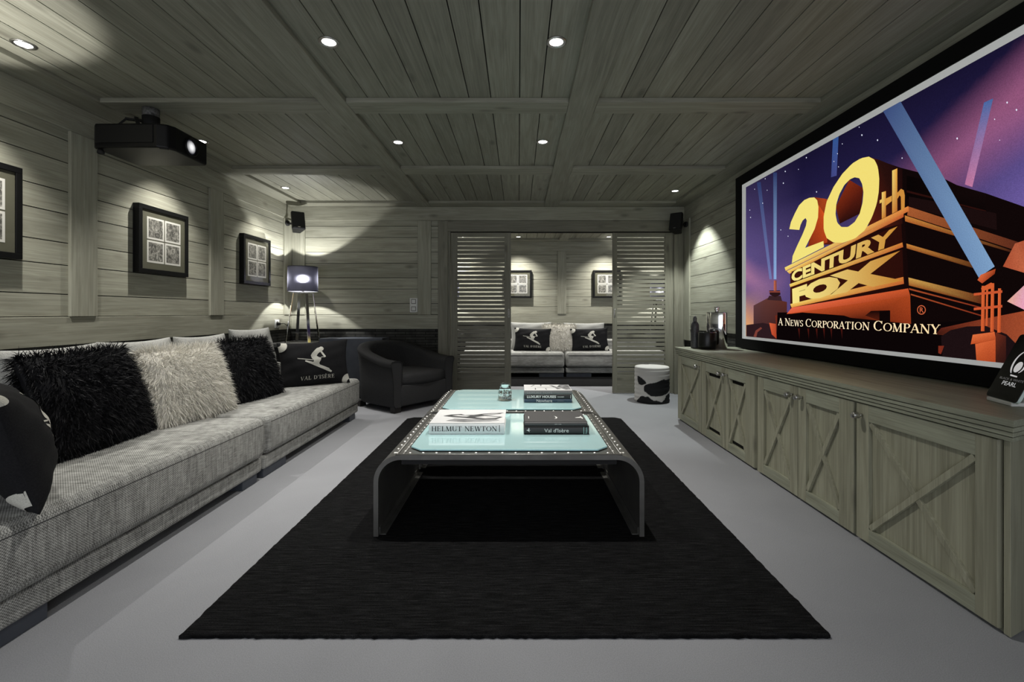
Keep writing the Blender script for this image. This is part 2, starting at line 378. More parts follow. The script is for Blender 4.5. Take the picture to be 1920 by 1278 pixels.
# boards and posts on the walls
trim(MB().box(XL,XL+.012,Y0,YB,.84,1.0225),WY); trim(MB().box(XL,XL+.012,Y0,YB,2.238,ZB),WY)
trim(MB().box(XR-.012,XR,Y0,YB,.84,1.0225),WY); trim(MB().box(XR-.012,XR,Y0,YB,2.238,ZB),WY)
trim(MB().box(XL,-1.04,YB-.014,YB,.84,1.0225),WX); trim(MB().box(XL,XR,YB-.014,YB,2.24,ZB),WX)
for y0,y1 in ((.23,.41),(1.63,1.815),(3.027,3.22),(4.40,4.60),(5.80,6.01)):
    trim(MB().box(XL,XL+.022,y0,y1,1.0245,2.236),WZ)
trim(MB().box(XL,-2.757,YB-.024,YB,1.0245,2.238),WZ); trim(MB().box(-1.301,-1.129,YB-.024,YB,1.0245,2.238),WZ)
trim(MB().box(XR-.022,XR,5.80,6.01,.70,2.236),WZ)
# ceiling beams
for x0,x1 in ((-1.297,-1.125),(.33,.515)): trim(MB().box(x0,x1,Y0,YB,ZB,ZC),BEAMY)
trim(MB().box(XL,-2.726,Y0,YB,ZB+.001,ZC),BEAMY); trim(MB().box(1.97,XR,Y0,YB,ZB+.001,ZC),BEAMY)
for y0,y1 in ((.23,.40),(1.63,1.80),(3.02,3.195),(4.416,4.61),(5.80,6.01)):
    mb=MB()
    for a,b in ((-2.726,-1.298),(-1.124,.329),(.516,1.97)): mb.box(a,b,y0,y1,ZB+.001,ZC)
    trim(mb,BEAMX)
# the room beyond the shutters
trim(MB().box(FXL,FXR,YF-.012,YF,.84,1.0225),WX); trim(MB().box(FXL,FXR,YF-.012,YF,2.238,ZB),WX)
trim(MB().box(.752,.922,YF-.022,YF,1.0245,2.236),WZ); trim(MB().box(.77,.94,YB+.12,8.74,ZB,ZC),BEAMY); trim(MB().box(FXL,FXR,8.74,YF,ZB,ZC),BEAMX)
# door casing
trim(MB().box(-1.037,DX0,YB-.028,YB,0,2.235),DOORZ); trim(MB().box(DX0,XR-.024,YB-.028,YB,DZ,2.235),DOORX); trim(MB().box(DX1,XR-.024,YB-.028,YB,0,DZ),DOORZ)
trim(MB().box(DX0-.012,DX0+.028,YB+.001,YB+.12,0,DZ),DOORZ)
# louvred sliding shutters
def shutter(name,x0,x1,sx0,sx1,hx):
    y0,y1=YB+.012,YB+.052
    mb=MB(); mb.box(x0,sx0,y0,y1,.008,2.088); mb.box(sx1,x1,y0,y1,.008,2.088)
    mb.box(sx0,sx1,y0+.001,y1-.001,2.036,2.088,1); mb.box(sx0,sx1,y0+.001,y1-.001,.008,.238,1)
    d=struct(mb.build(name,[DOORZ,DOORX],at=(x0,y0,0),bevel=.002))
    mb=MB(); z=2.036
    for i in range(33):
        z-=.0545; mb.box(sx0-.004,sx1+.004,y0+.006,y1-.008,z,z+.0395)
    mb.build('louvre_slats',DOORX,d,at=(x0,y0,0))
    h=MB().rbox(hx-.011,hx+.011,y0-.004,y0+.002,.99,1.10,.003,2); h.rbox(hx-.006,hx+.006,y0-.0055,y0,1.0,1.09,.002,1,1)
    h.build('pull_handle',[STEEL,DOORX],d,at=(x0,y0,0))
    return d
shutter('door_1',-.872,-.097,-.795,-.180,-.125)
shutter('door_2',1.225,2.008,1.282,1.903,1.252)
# ------------------------------------------------------------------ recessed ceiling lights
def downlight(x,y,label,power,group,size=95,blend=.55,col=(1,.975,.92),aim=None,z=ZC,rad=.02):
    t=thing('recessed_downlight',label,'ceiling light',(x,y,z),group)
    MB().lathe([(.034,0),(.052,0),(.052,-.004),(.046,-.007),(.036,-.005),(.034,0)],n=28,caps=False).build('trim_ring',STEEL,t)
    MB().lathe([(.0345,-.002),(.02,-.004),(.001,-.005)],n=24,caps=False).build('lens',GLOW,t)
    L=bpy.data.lights.new('bulb','SPOT'); L.energy=power; L.spot_size=R(size); L.spot_blend=blend; L.shadow_soft_size=rad; L.color=col
    o=bpy.data.objects.new('bulb',L); COL.objects.link(o); o.parent=t; o.location=(0,0,-.012)
    if aim: o.rotation_euler=Vector(aim).to_track_quat('-Z','Y').to_euler()
    return t
GL='recessed downlights in the main room ceiling'
PW=96
downlight(-2.58,2.42,'recessed ceiling downlight at far left, above the nearest framed print',PW*1.15,GL,92,.9,aim=(-.06,0,-1))
downlight(-2.59,3.79,'recessed ceiling downlight half hidden behind the hanging black projector',PW*1.15,GL,92,.9,aim=(-.06,0,-1))
downlight(-2.61,5.20,'small recessed ceiling downlight in the back left corner bay',PW*.8,GL,92,.9,aim=(-.06,0,-1))
downlight(-.98,2.40,'bright recessed ceiling downlight beside the left long beam, nearest row',PW,GL)
downlight(.196,2.40,'bright recessed ceiling downlight beside the right long beam, nearest row',PW,GL)
downlight(-.988,3.81,'recessed ceiling downlight beside the left long beam, middle bay',PW,GL)
downlight(.20,3.80,'recessed ceiling downlight beside the right long beam, middle bay',PW,GL)
downlight(1.80,5.33,'recessed ceiling downlight in the back right bay, above the cowhide stool',PW*1.7,GL,86,.4,col=(.93,.985,.95))
GF='recessed downlights in the room beyond the shutters'
downlight(0.0,8.56,'recessed downlight on the left in the room seen between the shutters',PW*2.2,GF,110,1.0)
downlight(1.667,8.56,'recessed downlight on the right in the room seen between the shutters',PW*2.2,GF,110,1.0)
downlight(-1.03,8.56,'recessed downlight glimpsed through the top slot of the left shutter',PW*2.2,GF,110,1.0)
for x,y in ((.4,6.75),(-1.2,6.9),(2.0,6.9)):  # added ceiling spots without fittings, to brighten the front of the far room
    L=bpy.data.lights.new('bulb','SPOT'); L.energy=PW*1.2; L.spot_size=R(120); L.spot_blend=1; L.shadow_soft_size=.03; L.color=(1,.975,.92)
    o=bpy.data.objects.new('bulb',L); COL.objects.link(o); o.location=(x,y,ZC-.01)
# ------------------------------------------------------------------ sofas
def sofa(y0,y1,label,group,feet,seam=None):
    o=(-2.1,(y0+y1)/2,0); t=thing('sofa_module',label,'sofa',o,group)
    MB().rbox(-2.62,-1.60,y0+.004,y1-.004,.06,.148,.018,3).build('base_frame',WEAVE,t,o)
    c=MB().rbox(-2.34,-1.575,y0+.004,y1-.004,.152,.40,.045,5).build('seat_cushion',WEAVE,t,o)
    p=MB(); e=[(-1.5765,y0+.04,.357),(-1.5765,y1-.04,.357)]; p.tube(e,.0024,6); p.tube([(-1.578,y0+.04,.19),(-1.578,y1-.04,.19)],.002,6)
    p.build('piping',PIPE,c,o)
    MB().rbox(-2.62,-2.345,y0+.004,y1-.004,.150,.565,.04,4).build('back_bolster',WEAVE,t,o)
    for a,b in feet:
        for x0,x1 in ((-1.74,-1.622),(-2.6,-2.48)): MB().box(x0,x1,a,b,0,.06).build('foot',BLUEG,t,o,bevel=.004)
    return t
GS='grey woven sofa modules along the left wall'
sofa(1.17,2.905,'long light grey woven sofa module nearest the camera, along the left wall',GS,((1.25,1.6),(2.73,2.88)))
sofa(2.92,4.64,'light grey woven sofa module at the far end, beside the charcoal tub chair',GS,((2.95,3.24),(4.46,4.61)))
# the sofa beyond the shutters faces the camera
def far_sofa(x0,x1,label,group):
    o=((x0+x1)/2,7.9,0); t=thing('sofa_module',label,'sofa',o,group); y=7.45
    MB().rbox(x0+.012,x1-.012,y+.03,y+1.02,.06,.148,.018,3).build('base_frame',WEAVE,t,o)
    c=MB().rbox(x0+.008,x1-.008,y,y+.76,.152,.40,.05,5).build('seat_cushion',WEAVE,t,o)
    MB().tube([(x0+.05,y-.0015,.352),(x1-.05,y-.0015,.352)],.003,6).build('piping',PIPE,c,o)
    MB().rbox(x0+.008,x1-.008,y+.765,y+1.02,.15,.565,.04,4).build('back_bolster',WEAVE,t,o)
    for a,b in ((x0+.02,x0+.42),(x1-.42,x1-.02)):
        for q in (y+.05,y+.85): MB().box(a,b,q,q+.12,0,.06).build('foot',BLUEG,t,o,bevel=.004)
    t.location.z=.0125
G2='grey sofa modules in the room beyond the shutters'
far_sofa(-.95,.752,'left grey sofa module in the room beyond the open shutters',G2)
far_sofa(.758,2.46,'right grey sofa module in the room beyond the open shutters',G2)

# ------------------------------------------------------------------ cushions
def frame_mat(c,right,up):
    r=Vector(right).normalized(); u=Vector(up); u=(u-r*u.dot(r)).normalized(); n=r.cross(u)
    M=Matrix((( r.x,u.x,n.x,c[0]),(r.y,u.y,n.y,c[1]),(r.z,u.z,n.z,c[2]),(0,0,0,1))); return M
class Pil:
    def __init__(s,a,b,T,pinch=.07,pw=.45,sag=0): s.a,s.b,s.T,s.p,s.pw,s.sag=a,b,T,pinch,pw,sag
    def pos(s,u,v,side=1,off=0):
        h=s.T*((max(0,1-u*u))*(max(0,1-v*v)))**s.pw
        x=s.a*u*(1-s.p*(1-v*v)); y=s.b*v*(1-s.p*(1-u*u)*(1.0))
        wr=.004*math.sin(9*u+4*v)+.003*math.sin(13*v-5*u)
        return Vector((x,y,side*(h+wr*min(1,h/s.T*2)*(h>0)+off)))
    def nrm(s,u,v,side):
        e=.02; a=s.pos(u+e,v,side)-s.pos(u-e,v,side); b=s.pos(u,v+e,side)-s.pos(u,v-e,side)
        n=a.cross(b); n=n*(1 if side>0 else -1); return n.normalized() if n.length>1e-9 else Vector((0,0,side))
    def mesh(s,n=22,m=0):
        mb=MB()
        for side in (1,-1):
            g=[-math.cos(PI*i/n) for i in range(n+1)]
            vs=[s.pos(u,v,side) for v in g for u in g]
            fs=[]
            for j in range(n):
                for i in range(n):
                    q=(j*(n+1)+i,j*(n+1)+i+1,(j+1)*(n+1)+i+1,(j+1)*(n+1)+i); fs.append(q if side>0 else q[::-1])
            mb.add(vs,fs,m,True)
        return mb
    def decal(s,polys,side=1,off=.0022,cuts=3,mb=None,m=0):
        """polys in (u,v); each triangulated, subdivided and laid on the surface"""
        mb=mb or MB()
        for q in polys:
            bm=bmesh.new(); bm.faces.new([bm.verts.new((p[0],p[1],0)) for p in q])
            bmesh.ops.triangulate(bm,faces=bm.faces)
            for _ in range(cuts):
                ed=[e for e in bm.edges if e.calc_length()>.09]
                if not ed: break
                bmesh.ops.subdivide_edges(bm,edges=ed,cuts=1); bmesh.ops.triangulate(bm,faces=bm.faces)
            for v in bm.verts: v.co=s.pos(max(-.999,min(.999,v.co.x)),max(-.999,min(.999,v.co.y)),side,off)
            mb.bm(bm,m,True)
        return mb
def fur(mb,p,n,length,width,seed,sides=(1,-1),m=0,grav=(0,0,-1),comb=.5,segs=3,Minv=None):
    rg=random.Random(seed); g=Vector(grav)
    for k in range(n):
        side=sides[k%len(sides)]; u,v=rg.uniform(-.985,.985),rg.uniform(-.985,.985)
        if rg.random()<.25:
            if rg.random()<.5: u=math.copysign(.97,u)
            else: v=math.copysign(.97,v)
        b=p.pos(u,v,side); nn=p.nrm(u,v,side)
        edge=Vector((u*abs(u)**3,v*abs(v)**3,0))*.8
        d=(nn+edge+g*comb*rg.uniform(.2,1.2)+Vector((rg.gauss(0,.45),rg.gauss(0,.45),rg.gauss(0,.25)))).normalized()
        L=length*rg.uniform(.6,1.25); w=width*rg.uniform(.6,1.2)
        sdv=d.cross(Vector((rg.gauss(0,1),rg.gauss(0,1),rg.gauss(0,1)))).normalized()
        pts=[b-nn*.004]; dd=d.copy(); curl=Vector((rg.gauss(0,.35),rg.gauss(0,.35),rg.gauss(0,.2)))
        for i in range(segs):
            dd=(dd+g*comb*.45+curl*(.6 if i%2 else -.3)).normalized(); pts.append(pts[-1]+dd*(L/segs))
        vs=[];fs=[]
        for i,q in enumerate(pts[:-1]):
            ww=w*(1-.55*i/segs)*.5; vs+=[q-sdv*ww,q+sdv*ww]
        vs.append(pts[-1]); 
        for i in range(segs-1): fs.append((2*i,2*i+1,2*i+3,2*i+2))
        fs.append((2*segs-2,2*segs-1,2*segs)); mb.add(vs,fs,m,True)
    return mb
def fur_cushion(c,right,up,a,b,T,label,m,n,length,width,seed,group):
    p=Pil(a,b,T,.04,.42); M=frame_mat(c,right,up); g=M.to_3x3().inverted()@Vector((0,0,-1))
    mb=p.mesh(16); fur(mb,p,n,length,width,seed,grav=g)
    o=mb.build('fur_cushion',m); o.matrix_world=M; tag(o,label,'cushion',group); return o
GF2='long-haired fur cushions on the left sofa'
fur_cushion((-2.10,2.28,.628),(-.06,1,0),(-.36,0,1),.29,.243,.10,'big black shaggy fur cushion on the sofa, nearest the camera',FURB,12000,.05,.0042,1,GF2)
fur_cushion((-2.05,2.88,.61),(.14,1,0),(-.38,0,1),.275,.23,.10,'cream white shaggy fur cushion between the two black fur ones',FURW,17000,.06,.0028,2,GF2)
fur_cushion((-2.05,3.53,.615),(.14,1,0),(-.36,0,1),.27,.235,.095,'smaller black shaggy fur cushion beside the ski motif cushion',FURB,10000,.055,.0042,3,GF2)
fur_cushion((.70,7.86,.62),(1,0,0),(0,.30,1),.28,.235,.09,'white fur cushion between two ski cushions beyond the shutters',FURW,7000,.05,.005,4,None)
# plain woven back cushions
def plain(c,right,up,a,b,T,label,group):
    o=Pil(a,b,T,.06,.4).mesh(20).build('back_cushion',LIGHTW); o.matrix_world=frame_mat(c,right,up); tag(o,label,'cushion',group)
GB='pale woven back cushions leaning behind the fur cushions'
plain((-2.33,1.74,.628),(0,1,0),(-.20,0,1),.275,.26,.085,'pale woven back cushion at the left edge, behind the near ski cushion',GB)
plain((-2.30,2.31,.628),(0,1,0),(-.18,0,1),.27,.26,.075,'pale woven back cushion mostly hidden behind the big black fur cushion',GB)
plain((-2.32,2.88,.628),(0,1,0),(-.20,0,1),.275,.262,.075,'pale woven back cushion leaning behind the cream white fur cushion',GB)
plain((-2.32,3.46,.628),(0,1,0),(-.20,0,1),.275,.262,.08,'pale woven back cushion behind the gap between white and black fur',GB)
plain((-2.30,4.06,.655),(.05,1,0),(-.20,0,1),.275,.265,.08,'pale woven back cushion at the far end, touching the ski cushion corner',GB)
plain((.22,8.10,.64),(1,0,0),(0,.2,1),.36,.25,.08,'pale cushion behind the left ski cushion beyond the shutters','pale cushions beyond the shutters')
plain((1.15,8.10,.63),(1,0,0),(0,.2,1),.36,.25,.08,'pale cushion behind the right ski cushion beyond the shutters','pale cushions beyond the shutters')
# ski motif cushions
def sk(x,y):   # motif traced on the upright cushion: unit square -1..1
    yy=y+(x-60)*.052; s=(yy-235)/735; l=70+120*s; return ((x-l)/1250*2-1, 1-2*s)
BODY=[(640,430),(660,390),(710,335),(745,303),(790,290),(812,276),(845,280),(873,308),(868,340),(840,350),(862,372),(928,448),(912,465),(885,448),(800,460),(752,440),(808,392),(770,400),(752,440),(800,460),(842,466),(834,512),(808,562),(832,606),(790,600),(700,560),(705,512),(665,480)]
BODY1=[(640,430),(660,390),(710,335),(745,303),(790,290),(812,276),(845,280),(873,308),(868,340),(835,352),(770,402),(750,440),(800,466),(840,470),(834,512),(808,562),(832,606),(760,590),(695,560),(705,512),(665,480)]
ARM=[(790,345),(840,350),(930,450),(912,466),(882,446)]
POLE=[(400,474),(500,480),(695,504),(692,514),(500,494),(402,488)]
POLE2=[(835,455),(912,452),(912,466),(838,464)]
SKI=[(542,530),(552,512),(700,545),(850,600),(1014,658),(1024,675),(1074,704),(1056,726),(990,706)]
MOTIF=[[sk(*p) for p in q] for q in (BODY1,ARM,POLE,POLE2,SKI)]
VAL=[[(-.46+.98*x,-.74+.17*y) for x,y in q] for q in serif2d("VAL D'ISÈRE",gap=.14,space=.5)]
NV=len(serif2d('VAL'))
def patch(sx,sy,k=1.0):
    # curved band across a corner
    out=[]; n=8
    ins=[];ous=[]
    for i in range(n+1):
        a=PI/2*i/n; r1,r2=.17*k,.42*k
        ins.append((sx*(1-r1*math.cos(a)*.62),sy*(1-r1*math.sin(a)))); ous.append((sx*(1-r2*math.cos(a)*.62),sy*(1-r2*math.sin(a))))
    for i in range(n): out.append([ins[i],ous[i],ous[i+1],ins[i+1]])
    return out
def ski_cushion(c,right,up,a,b,T,label,group,back=False):
    M=frame_mat(c,right,up); t=thing('ski_motif_cushion',label,'cushion',group=group,mat=M); p=Pil(a,b,T,.085,.45)
    p.mesh(24).build('cover',VALB,t)
    p.decal(MOTIF).build('skier_motif',CREAM,t)
    for wd in (VAL[:NV],VAL[NV:]): p.decal(wd,cuts=1).build('lettering',CREAM,t)
    for sx,sy in ((-1,1),(1,-1)):
        p.decal(patch(sx,sy,.5 if back and sx<0 else 1.0),1,.003).build('corner_patch',CREAM,t)
        if back and sx<0: p.decal(patch(sx,-sy),-1,.003).build('corner_patch',CREAM,t)
    return t
GV='black cushions with a white skier motif'
ski_cushion((-1.845,4.20,.59),(.84,.56,.03),(-.10,.10,1),.30,.205,.085,'black ski motif cushion with white lettering at the far end of the left sofa',GV)
ski_cushion((-1.80,1.64,.60),(-.77,.64,0),(-.22,-.16,1),.30,.205,.105,'black ski motif cushion turned away at the left edge of the picture',GV,True)
ski_cushion((.235,7.80,.595),(1,-.08,-.03),(0,.22,1),.315,.20,.08,'left black ski motif cushion on the sofa beyond the shutters',GV)
ski_cushion((1.20,7.80,.595),(1,.08,.03),(0,.22,1),.325,.20,.08,'right black ski motif cushion on the sofa beyond the shutters',GV)

# ------------------------------------------------------------------ rugs
def rug(name,x0,x1,y0,y1,label,mt,zt=.015):
    mb=MB(); rg=random.Random(5); r=.05
    out=[]
    def seg(ax,ay,bx,by,n):
        for i in range(n): f=i/n; out.append((ax+(bx-ax)*f+rg.gauss(0,.0013),ay+(by-ay)*f+rg.gauss(0,.0013)))
    seg(x0,y0,x1,y0,160); seg(x1,y0,x1,y1-r,200); seg(x1,y1-r,x1-r,y1,5); seg(x1-r,y1,x0+r,y1,60); seg(x0+r,y1,x0,y1-r,5); seg(x0,y1-r,x0,y0,200)
    n=len(out); cx,cy=(x0+x1)/2,(y0+y1)/2
    ins=[(cx+(px-cx)*(1-.016/(x1-x0)),cy+(py-cy)*(1-.016/(y1-y0))) for px,py in out]
    mb.add([(p[0],p[1],.0005) for p in out]+[(p[0],p[1],zt*.7) for p in out]+[(p[0],p[1],zt) for p in ins],
        [(i,(i+1)%n,n+(i+1)%n,n+i) for i in range(n)]+[(n+i,n+(i+1)%n,2*n+(i+1)%n,2*n+i) for i in range(n)]+[[2*n+i for i in range(n)]],0,False)
    return tag(mb.build(name,mt,at=(cx,cy,0)),label,'rug')
rug('rug',-1.092,1.008,1.495,4.60,'large black pile rug under the two riveted coffee tables',RUG)
rug('rug',-1.3,2.9,6.62,8.3,'dark rug under the sofa in the room beyond the shutters',RUG,.012)

# ------------------------------------------------------------------ coffee tables
TX0,TX1,TY,TD=-.670,.582,2.144,.88
def coffee_table(label,group):
    o=((TX0+TX1)/2,TY,0); t=thing('coffee_table',label,'table',o,group)
    r,th,zt,zb=.125,.022,.392,.0155; N=12
    def prof(x0,x1,zt,r):
        P=[(x0,zb)]
        for i in range(N+1): a=PI-PI/2*i/N; P.append((x0+r+r*math.cos(a),zt-r+r*math.sin(a)))
        for i in range(N+1): a=PI/2-PI/2*i/N; P.append((x1-r+r*math.cos(a),zt-r+r*math.sin(a)))
        P.append((x1,zb)); return P
    A=prof(TX0,TX1,zt,r); B=prof(TX0+th,TX1-th,zt-th,r-th); n=len(A); mb=MB()
    vs=[];
    for y in (TY,TY+TD):
        vs+=[(p[0],y,p[1]) for p in A]; vs+=[(p[0],y,p[1]) for p in B]
    fs=[]
    for i in range(n-1):
        fs+=[(i,i+1,n+i+1,n+i)[::-1],(2*n+i,2*n+i+1,3*n+i+1,3*n+i),(i,2*n+i,2*n+i+1,i+1)[::-1],(n+i,n+i+1,3*n+i+1,3*n+i)[::-1]]
    fs+=[(0,n,3*n,2*n),(n-1,2*n-1,4*n-1,3*n-1)[::-1]]
    mb.add(vs,fs,0,False)
    for i in range(n-1): mb.m[4*i+1]=2  # these faces set black to imitate shade inside the table
    for x in (TX0+.105,TX0+.135,TX1-.105,TX1-.135): mb.rbox(x-.006,x+.006,TY+.012,TY+TD-.012,zt-.001,zt+.004,.002,1)
    mb.rbox(TX0+.1,TX1-.1,TY+.003,TY+.016,zt-.001,zt+.0035,.0015,1)
    # rivets set along every edge
    def riv(x,y,z=zt,nx=0): 
        mb.lathe([(.0078,0),(.0064,.003),(.003,.005)],(x,y,z),8,1)
    gx0,gx1,gy0,gy1=-.519,.431,TY+.05,TY+TD-.05
    for i in range(18): 
        x=gx0-.05+(gx1-gx0+.1)*i/17; riv(x,TY+.030); riv(x,TY+TD-.030)
    for i in range(13):
        y=TY+.055+(TD-.11)*i/12
        for x in (gx0-.016,gx1+.016): riv(x,y)
        for x in (TX0+.085,TX1-.085): riv(x,y,zt-.007)
    sh=mb.build('frame',[GUN,RIVET,BLACKM],t,o)
    c=.055
    oc=[(gx0+c,gy0),(gx1-c,gy0),(gx1,gy0+c),(gx1,gy1-c),(gx1-c,gy1),(gx0+c,gy1),(gx0,gy1-c),(gx0,gy0+c)]
    g=MB().prism(oc,zt+.0045,zt+.013,0); 
    g.m=[0,0]+[1]*8
    g.build('glass_top',[TEAL,TEALE],t,o,bevel=.002)
    for s,x in ((1,TX0+th),(-1,TX1-th)):
        q=MB(); q.box(x,x+s*.03,TY+.02,TY+TD-.02,zb,zb+.004); q.box(x,x+s*.004,TY+.02,TY+TD-.02,zb,zb+.035); q.build('angle_strip',GUN,t,o)
    for ya in (TY+.03,TY+TD-.05): MB().box(TX0+th+.1,TX1-th-.1,ya,ya+.02,zt-th-.03,zt-th).build('cross_rail',BLACKM,t,o)
    return t
ct=coffee_table('nearer low metal coffee table with rivets and teal glass top, two books on it','riveted coffee tables')
dup(ct,(ct.location.x,TY+TD+.045,0),'farther low metal coffee table with teal glass top, holding three stacked books','riveted coffee tables')
ZG=.392+.0132
# ------------------------------------------------------------------ books
def paint(polys,fn,name,mt,parent,o):
    MB().polys(polys,fn).build(name,mt,parent,o)
def fit(polys,x0,x1,y0,y1): return [[(x0+(x1-x0)*p[0],y0+(y1-y0)*p[1]) for p in q] for q in polys]
def sans(txt,bold=.0):
    v,f=text2d(txt,bold); return [[v[i] for i in q] for q in f]
def book(x0,x1,y0,y1,z0,z1,label,cover,group=None,spine=None,smat=None,pages=PAPER):
    o=((x0+x1)/2,(y0+y1)/2,z0); t=thing('book',label,'book',o,group); b=.0035
    mb=MB(); mb.box(x0,x1,y0+.006,y1,z0,z0+b); mb.box(x0,x1,y0+.006,y1,z1-b,z1)
    n=6; S=[]
    h=(z1-z0)/2; zc=(z0+z1)/2
    out=[(y0+.008*(1-math.cos(PI/2*i/n)) if False else y0+.007*abs(i/n*2-1)**3, z0+(z1-z0)*i/n) for i in range(n+1)]
    prof=out+[(y0+.012,z1),(y0+.012,z0)]
    mb.prism([(p[0],p[1]) for p in prof],x0,x1,0,lambda y,z,x:(x,y,z))
    mb.build('cover',cover,t,o)
    MB().box(x0+.005,x1-.005,y0+.011,y1-.006,z0+b,z1-b).build('page_block',pages,t,o)
    if spine: 
        for k,(polys,mt_) in enumerate(spine): paint(polys,lambda x,z:(x,y0-.0006,z),'spine_lettering',mt_,t,o)
    return t
INK=mat('ink',(.01,.01,.01),.6); PALE=mat('pale_print',(.62,.62,.6),.6); GREYP=mat('grey_print',(.2,.2,.2),.6)
# near table, left
wx0,wx1,wy0,wy1,z0,z1=-.474,-.074,2.455,2.815,ZG,ZG+.058
SILV=m_noisy('silver_cover',(.60,.60,.60),(.68,.68,.675),6,.35,.4,.02)
bk=book(wx0,wx1,wy0,wy1,z0,z1,'large white art book with dark serif lettering, on the nearer table',SILV,
  spine=[(fit(serif2d('HELMUT NEWTON',gap=.07),wx0+.015,wx1-.04,z0+.018,z0+.044),INK),([[(wx1-.028,z0+.014),(wx1-.025,z0+.014),(wx1-.025,z0+.05),(wx1-.028,z0+.05)]],INK)])
def blob(pts): return [pts]
def topmap(z): return lambda x,y:(x,y,z+.0008)
W=wx1-wx0; Dp=wy1-wy0
def TB(px,py,z=z1):  # cover picture units 0..1
    return (wx0+W*px,wy0+Dp*py)
SH=[[TB(.20,.18),TB(.45,.10),TB(.80,.14),TB(.93,.22),TB(.85,.30),TB(.55,.28),TB(.30,.32)]]
FIG=[[TB(.12,.50),TB(.22,.60),TB(.36,.63),TB(.42,.56),TB(.55,.58),TB(.68,.66),TB(.97,.74),TB(.92,.66),TB(.70,.55),TB(.96,.44),TB(.88,.28),TB(.70,.24),TB(.56,.32),TB(.44,.38),TB(.28,.42)]]
LIM=[[TB(.66,.60),TB(.90,.68),TB(.88,.65),TB(.70,.56)],[TB(.58,.40),TB(.72,.32),TB(.86,.34),TB(.92,.42),TB(.70,.50)],[TB(.24,.50),TB(.32,.56),TB(.50,.50),TB(.46,.44)]]
paint(SH,topmap(z1),'cover_picture',m_noisy('photo_shadow',(.10,.10,.10),(.3,.3,.3),9),bk,(bk.location[:]))
paint(FIG,lambda x,y:(x,y,z1+.0013),'cover_picture',m_noisy('photo_dark',(.015,.015,.015),(.12,.12,.12),14),bk,bk.location[:])
paint(LIM,lambda x,y:(x,y,z1+.0018),'cover_picture',m_noisy('photo_light',(.4,.4,.4),(.62,.61,.6),20),bk,bk.location[:])
# near table, right: two stacked
bx0,bx1,by0,by1=.030,.374,2.452,2.74
BC=mat('black_cover',(.008,.009,.009),.35); GC=mat('charcoal_cover',(.055,.053,.053),.5)
z0,z1=ZG,ZG+.044
SQ=[(bx1-.028,z0+.005),(bx1-.012,z0+.005),(bx1-.012,z1-.004),(bx1-.028,z1-.004)]
MINT=mat('mint_print',(.30,.52,.48),.6)
def glyphs(n,x0,x1,y0,y1,seed):   # small vertical publisher line
    return fit(sans('Tectum'),0,1,0,1)
def rot(polys,x0,x1,z0,z1): return [[(x0+(x1-x0)*(1-p[1]),z0+(z1-z0)*p[0]) for p in q] for q in polys]
EAG=[[(0,.5),(.35,.6),(.55,1),(.7,.75),(.6,.55),(1,.5),(.6,.42),(.75,.1),(.5,.3)]]
b1=book(bx0,bx1,by0,by1,z0,z1,'thick black hardback with pale title on its spine, lowest on the nearer table',BC,
  spine=[(fit(sans("Val d'Isère",.008),bx0+.107,bx0+.236,z0+.013,z0+.033),PALE),(fit(EAG,bx0+.012,bx0+.036,z0+.010,z0+.038),PALE),([[(bx1-.030,z0+.004),(bx1-.027,z0+.004),(bx1-.027,z1-.004),(bx1-.030,z1-.004)]],MINT),(rot(sans('Nature'),bx1-.022,bx1-.010,z0+.006,z1-.006),MINT)])
z2=z1; z3=z2+.021
b2=book(bx0+.003,bx1-.008,by0+.006,by1-.005,z2,z3,'thin charcoal book lying on top of the thick black hardback',GC,
  spine=[(fit(sans('NEW YORK'),bx0+.162,bx0+.198,z2+.008,z2+.013),PALE)])
def on(u,v): return (bx0+.003+.333*u,by0+.006+.277*v)
MK=[[on(*p) for p in q] for q in ([(.065,.30),(.078,.30),(.078,.5),(.065,.5)],[(.49,.28),(.52,.34),(.515,.48),(.49,.52),(.525,.5),(.55,.40),(.53,.30)],[(.84,.40),(.92,.44),(.95,.54),(.955,.42),(.97,.36),(.95,.26),(.935,.36),(.85,.37)])]
for q in MK: paint([q],lambda x,y:(x,y,z3+.0008),'cover_mark',PALE,b2,b2.location[:])
# farther table: three stacked
sx0,sx1,sy0,sy1=.042,.386,3.325,3.60
NAVY=mat('navy_cover',(.025,.045,.075),.4); GRYC=mat('grey_cover',(.13,.13,.13),.45)
za=ZG
GT='books stacked on the farther coffee table'
book(sx0,sx1-.002,sy0,sy1,za,za+.027,'navy blue book at the bottom of the three stacked books',NAVY,GT,spine=[(fit(sans('Nowhere'),sx0+.088,sx0+.2,za+.005,za+.024),PALE),(fit(sans('AUTHOR') if False else [[(0,0),(1,0),(1,1),(0,1)]],sx0+.238,sx0+.282,za+.011,za+.0135),GREYP)])
book(sx0+.003,sx1-.001,sy0,sy1-.003,za+.027,za+.058,'black book with bold white capitals, middle of the three stacked books',BC,GT,spine=[(fit(sans('LUXURY HOUSES',.03),sx0+.02,sx0+.228,za+.034,za+.052),PALE),(fit(sans('mountain',.02),sx0+.238,sx0+.285,za+.039,za+.046),PALE),([[(sx1-.013,za+.03),(sx1-.011,za+.03),(sx1-.011,za+.055),(sx1-.013,za+.055)]],PALE)])
b5=book(sx0,sx1,sy0,sy1,za+.058,za+.087,'grey book with a black and white photograph cover, topmost of the three',GRYC,GT,spine=[(fit(sans('LUXURY TOYS',.02),sx0+.02,sx0+.2,za+.064,za+.080),GREYP)])
zt5=za+.087
def o5(u,v): return (sx0+(sx1-sx0)*u,sy0+.004+(sy1-sy0-.008)*v)
paint([[o5(0,0),o5(1,0),o5(1,1),o5(0,1)]],lambda x,y:(x,y,zt5+.0006),'cover_picture',SILV,b5,b5.location[:])
